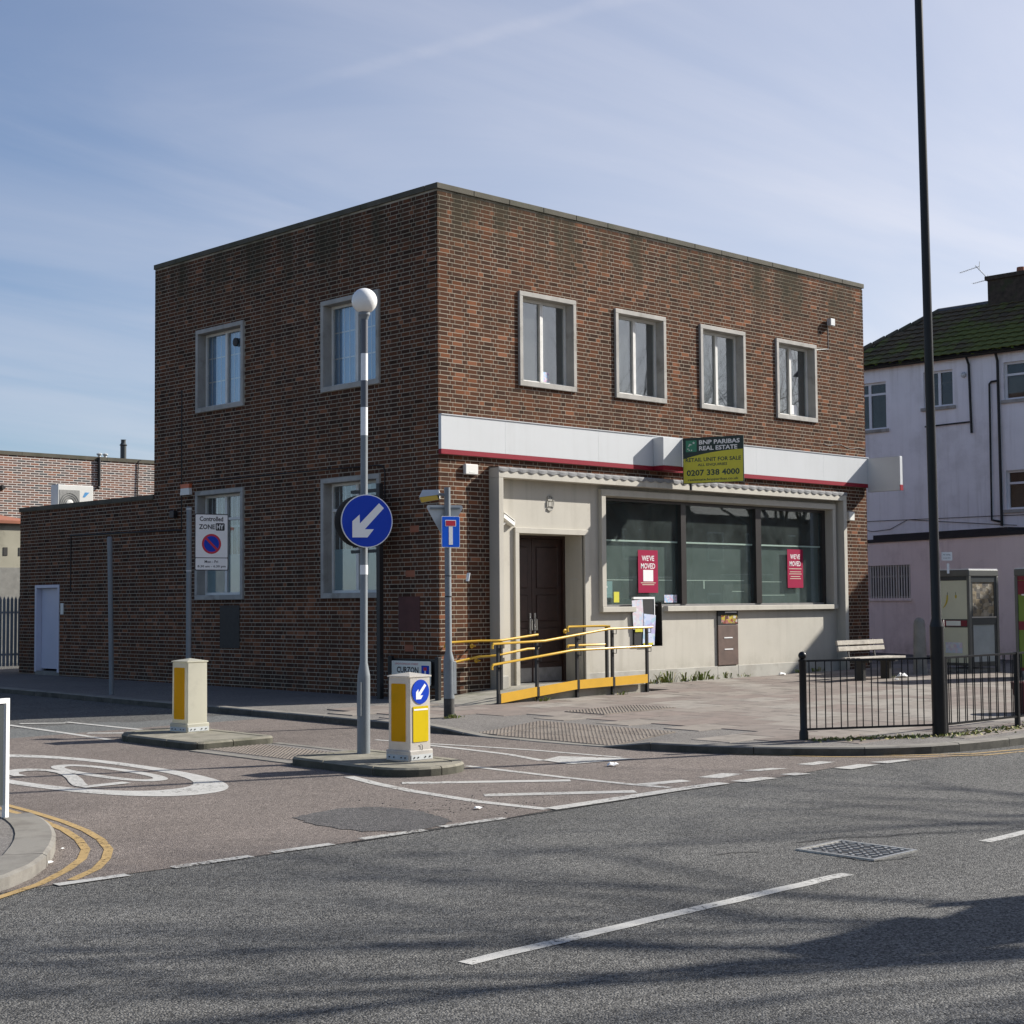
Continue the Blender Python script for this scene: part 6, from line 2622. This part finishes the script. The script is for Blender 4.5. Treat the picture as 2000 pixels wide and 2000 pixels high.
# bench
bn = thing('park_bench', 'weathered grey slatted bench on black legs in front of the shop', 'bench', (8.87, -2.66, zp(8.87, -2.66)))
slm = MB().box(-.80, .80, -.022, .022, -.045, .045).mesh('slat', 'bench_wood', bevel=.006)
for z, y in ((.715, .29), (.60, .265)):
    o = link('slat', slm, bn)
    o.location = (0, y, z)
    o.rotation_euler = (R(-10), 0, 0)
for y in (.14, .03, -.08, -.19):
    o = link('slat', slm, bn)
    o.location = (0, y, .42)
    o.rotation_euler = (R(90), 0, 0)
for x in (-.45, .45):
    mb = MB()
    mb.box(x-.04, x+.04, -.10, .10, -.02, .36)
    mb.box(x-.045, x+.045, -.24, .20, .345, .395)
    mb.build('leg', 'post_black', bn)
    mb = MB()
    mb.box(x-.02, x+.02, -.012, .012, .0, .42, M=Matrix.Translation((0, .23, .36)) @ Matrix.Rotation(R(-10), 4, 'X'))
    mb.build('back_support', 'post_black', bn)
# concrete bollard
cbx, cby = 11.0, -2.40
mb = MB()
mb.lathe([(.145, -.02), (.14, .05), (.115, 1.02), (.10, 1.09), (.06, 1.14), (.02, 1.155)], 18)
cb = mb.build('stone_bollard', 'concrete_grey', smooth=40)
cb.location = (cbx, cby, zp(cbx, cby))
tag(cb, 'round topped grey concrete bollard between bench and phone box', 'bollard')
# maroon planter at the right edge behind the railing
tb = thing('planter_tub', 'maroon tub half hidden behind the railing at the right edge', 'planter', (3.55, -8.75, zp(3.55, -8.75)))
mb = MB()
mb.lathe([(.20, 0), (.29, .40), (.30, .44), (.27, .44), (.25, .38)], 18)
mb.build('tub', 'bin_maroon', tb, smooth=40)
MB().lathe([(.262, .36), (.26, .39)], 16).build('soil', 'litter_white', tb)
# white metal frame at the left edge
wf_ = thing('white_frame', 'white metal sign frame standing at the left edge of the photo', 'sign frame', (-11.42, -7.42, zp(-11.42, -7.42)), R(200))
mb = MB()
mb.box(-.020, .020, -.02, .02, -.02, .98)
mb.build('upright', 'frame_white', wf_)
mb = MB()
mb.box(.60, .64, -.02, .02, -.02, .98)
mb.build('upright', 'frame_white', wf_)
MB().box(.02, .60, -.02, .02, .94, .98).build('top_bar', 'frame_white', wf_)
MB().box(.035, .585, -.006, .006, .10, .93).build('panel', 'phone_dark', wf_)

# ---------------------------------------------------------------- litter and weeds
def litter(x, y, z, s_, label, cat='litter'):
    mb = MB()
    n = 9
    ringp = [(s_*(.7+.5*rnd.random())*math.cos(2*math.pi*k/n), s_*(.5+.4*rnd.random())*math.sin(2*math.pi*k/n), rnd.uniform(0, s_*.25)) for k in range(n)]
    top = [(q[0]*.5+rnd.uniform(-.2, .2)*s_, q[1]*.5, s_*rnd.uniform(.25, .55)) for q in ringp]
    mb.add(ringp+top, [(k, (k+1) % n, n+(k+1) % n, n+k) for k in range(n)]+[tuple(range(n, 2*n)), tuple(range(n-1, -1, -1))])
    o = mb.build('litter', 'litter_white')
    o.location = (x, y, z)
    return tag(o, label, cat)


litter(-4.72, -8.15, zr(-4.72, -8.15)+.012, .07, 'crumpled white paper on the road near the hatched markings')
litter(-8.0, -9.5, zr(-8, -9.5)+.012, .045, 'scrap of white paper beside the dark asphalt patch')
litter(-12.0, -9.26, zr(-12, -9.26)+.012, .035, 'scrap of white paper beside the west kerb')
litter(-11.62, -8.75, zr(-11.6, -8.75)+.012, .018, 'tiny white scrap between kerb and yellow lines')
litter(8.95, -.45, zp(8.9, -.45)+.008, .10, 'flattened white litter against the foot of the shop wall')
litter(9.75, -2.75, zp(9.75, -2.75)+.008, .16, 'white plastic bag lying right of the bench')
litter(9.0, -3.1, zp(9, -3.1)+.008, .05, 'small white carton under the bench')


def weed(x, y, h, n, mats, label, r_=.10):
    mb = MB()
    for k in range(int(n*rnd.uniform(.2, .5))):
        a = rnd.uniform(0, 2*math.pi)
        b = r_*rnd.random()**1.5*1.3
        bx, by = b*math.cos(a), b*math.sin(a)*.5
        hh = h*rnd.uniform(.15, 1)**1.3
        lx, ly = math.cos(a)*hh*rnd.uniform(.2, .9), math.sin(a)*hh*.5
        wv = Vector((-math.sin(a), math.cos(a), 0))*rnd.uniform(.005, .018)
        p0, p1, p2 = Vector((bx, by, 0)), Vector((bx+lx*.5, by+ly*.5, hh*.75)), Vector((bx+lx, by+ly, hh*rnd.uniform(.6, 1)))
        mb.add([p0-wv, p0+wv, p1+wv*1.3, p1-wv*1.3, p2], [(0, 1, 2, 3), (3, 2, 4)], rnd.choice((0, 0, 1)))
    o = mb.build('weed', list(mats), recalc=False)
    o.location = (x, y, zp(x, y))
    if 'grass' in label:
        o.name = 'grass'
        return stuff(o)
    return tag(o, label, 'weed', 'weeds at the foot of walls and posts')


WG = ('weed_green', 'weed_straw')
for x, y, h, n, lab in ((5.20, -.16, .10, 40, 'low green weed tuft nearest the right end of the ramp'), (5.62, -.18, .30, 90, 'tall straw tipped weed clump below the leaflet board'), (6.20, -.16, .24, 90, 'upright dark green weed clump midway along the plinth'), (6.42, -.18, .15, 60, 'flat green weed clump right of the upright one'),
                        (6.68, -.17, .22, 80, 'bushy green weed clump left of the night safe'), (6.98, -.17, .14, 50, 'short straw coloured weeds near the night safe'), (7.45, -.16, .20, 60, 'reddish dry weeds directly below the night safe'), (8.12, -.16, .12, 50, 'thin yellow weeds right of the night safe'),
                        (9.9, -.16, .10, 50, 'small bright weeds near the right end of the plinth'), (10.5, -.2, .12, 60, 'bright green weeds at the foot of the right pier'), (-2.42, -3.0, .07, 110, 'ring of grass round the foot of the sign column'), (.75, -1.72, .09, 40, 'weeds at the second ramp post'), (2.58, -1.72, .10, 40, 'weeds at the fourth ramp post'),
                        (9.5, -2.6, .10, 110, 'grass growing round the right bench leg'), (-.05, -.05, .14, 30, 'weeds growing at the brick corner')):
    weed(x, y, h, n, WG, lab, .18)
# moss and grass strip along the railing foot: nobody could count it
mb = MB()
for k in range(900):
    t = rnd.random()
    i = 0 if t < .5 else (1 if t < .8 else 2)
    a, b = Vector(RP[i]), Vector(RP[i+1])
    p = a.lerp(b, rnd.random())+Vector((rnd.gauss(0, .09), rnd.gauss(-.12, .10)))
    if kerb_dist(p.x, p.y) < .16:
        continue
    z = zp(p.x, p.y)
    hh = rnd.uniform(.008, .035)
    a_ = rnd.uniform(0, 6.28)
    wv = Vector((math.cos(a_), math.sin(a_), 0))*rnd.uniform(.01, .03)
    q = Vector((p.x, p.y, z))
    mb.add([q-wv, q+wv, q+Vector((wv.y, -wv.x, hh))], [(0, 1, 2)], rnd.choice((0, 1)))
stuff(mb.build('grass', list(WG), recalc=False))

# ================================================================ ACROSS THE ROAD (behind the photographer)
tr_ = random.Random(5)


def tree(loc, h, r0, split, label, seed, spread=.55, lean_=(0, 0), depth=6):
    q = random.Random(seed)
    t = thing('bare_tree', label, 'tree', (loc[0], loc[1], zp(*loc)-.05), 0, 'bare trees across the main road')
    tk, br = MB(), MB()
    top = Vector((lean_[0], lean_[1], split))
    tk.tube([(0, 0, 0), (lean_[0]*.2, lean_[1]*.2, split*.25), (lean_[0]*.6, lean_[1]*.6, split*.65), top], [r0*1.25, r0, r0*.92, r0*.95], 12)
    tk.build('trunk', 'bark', t, smooth=60)

    def grow(p, d, ln, r_, lev):
        n = 3
        pts, rs = [p], [r_]
        for k in range(n):
            d = (d+Vector((q.gauss(0, .13), q.gauss(0, .13), q.gauss(.04, .08)))).normalized()
            pts.append(pts[-1]+d*ln/n)
            rs.append(r_*(1-.4*(k+1)/n))
        br.tube(pts, rs, 6 if lev > 2 else 4, caps=False)
        if lev == 0:
            return
        for k in range(q.choice((2, 3, 3)) if lev > 1 else 3):
            i = q.choice((1, 2, 3)) if k else 3
            ax = Vector((q.gauss(0, 1), q.gauss(0, 1), q.gauss(0, .6))).normalized()
            nd = (d+ax*spread*q.uniform(.7, 1.4)).normalized()
            grow(pts[i], nd, ln*q.uniform(.62, .85), rs[i]*.72, lev-1)
    for k in range(5):
        a = 2*math.pi*k/5+q.uniform(-.4, .4)
        d = Vector((math.cos(a)*.7, math.sin(a)*.7, 1)).normalized()
        grow(top-Vector((0, 0, q.uniform(0, .4))), d, (h-split)*.38, r0*.45, depth-1)
    br.build('branches', 'bark', t, smooth=60, recalc=False)
    return t


ds_ = thing('shadow_caster', 'added plate on posts outside the right edge, shaped to throw the dark road shadow', 'road sign', (-4.43, -17.32, zr(-4.43, -17.32)), SUN_AZ-R(90))  # unseen plate added here, its outline shaped to cast the dark road shadow
PX = lambda p: -(p+17.62)
mb = MB()
mb.prism([(PX(q[0]), q[1]) for q in ((-18.0, 3.34), (-18.0, 4.04), (-17.62, 4.18), (-17.35, 3.70), (-17.16, 3.47), (-17.30, 3.34))], 0, .02, M=UPM)
mb.build('plate', 'sign_blue', ds_)
mb = MB()
mb.prism([(PX(q[0]), q[1]) for q in ((-18.0, 2.2), (-18.0, 3.335), (-17.28, 3.335), (-17.06, 3.10), (-17.00, 3.30), (-16.92, 3.22), (-16.9, 2.2))], 0, .02, M=UPM)
mb.build('plate', 'sign_blue', ds_)
for px in (-17.8, -17.4):
    mb = MB()
    mb.lathe([(.045, 0), (.045, 3.5)], 12, M=Matrix.Translation((PX(px), .06, 0)))
    mb.build('post', 'post_grey', ds_)
tree((27.5, -19.0), 13.5, .28, 3.6, 'bare tree reflected in the upper windows', 8, .55, (.2, 0), 6)
tree((36.0, -18.5), 12.5, .28, 3.4, 'second bare tree reflected in the upper windows', 33, .55, (-.2, .1), 6)
tree((10.0, -25.4), 17.5, .34, 7.0, 'tall bare tree opposite that throws soft branch shadows on the road', 4, .55, (.2, .1), 6)
tree((2.0, -22.7), 16.0, .32, 6.0, 'nearer tall bare tree that throws branch shadows on the road', 14, .55, (.0, .2), 6)
for k, (x0, x1, hh) in enumerate(((4, 22, 6.2), (22.2, 40, 6.6), (40.2, 62, 6.0))):
    ter = thing('terraced_house', ('terraced brick house opposite the shop', 'middle brick terrace opposite, beyond the first', 'far end brick terrace opposite the shop')[k], 'house', (x0, -27, -.3))
    MB().box(0, x1-x0, -8, 0, -.2, hh).build('wall', 'opposite_brick', ter)
    mb = MB()
    w_ = x1-x0
    mb.add([(-.2, .3, hh), (w_+.2, .3, hh), (w_+.2, -8.3, hh), (-.2, -8.3, hh), (-.2, -4, hh+2.6), (w_+.2, -4, hh+2.6)], [(0, 1, 5, 4), (3, 4, 5, 2), (0, 4, 3), (1, 2, 5), (0, 3, 2, 1)])
    mb.build('roof', 'slate', ter)
    for i in range(int(w_/3)):
        for z0, z1 in ((.9, 2.3), (3.8, 5.2)):
            f_ = MB().box(1+i*3, 2.2+i*3, .0, .06, z0, z1).build('window', 'white_upvc', ter)
            MB().box(1.08+i*3, 2.12+i*3, .061, .07, z0+.08, z1-.08).build('pane', 'phone_dark', f_)
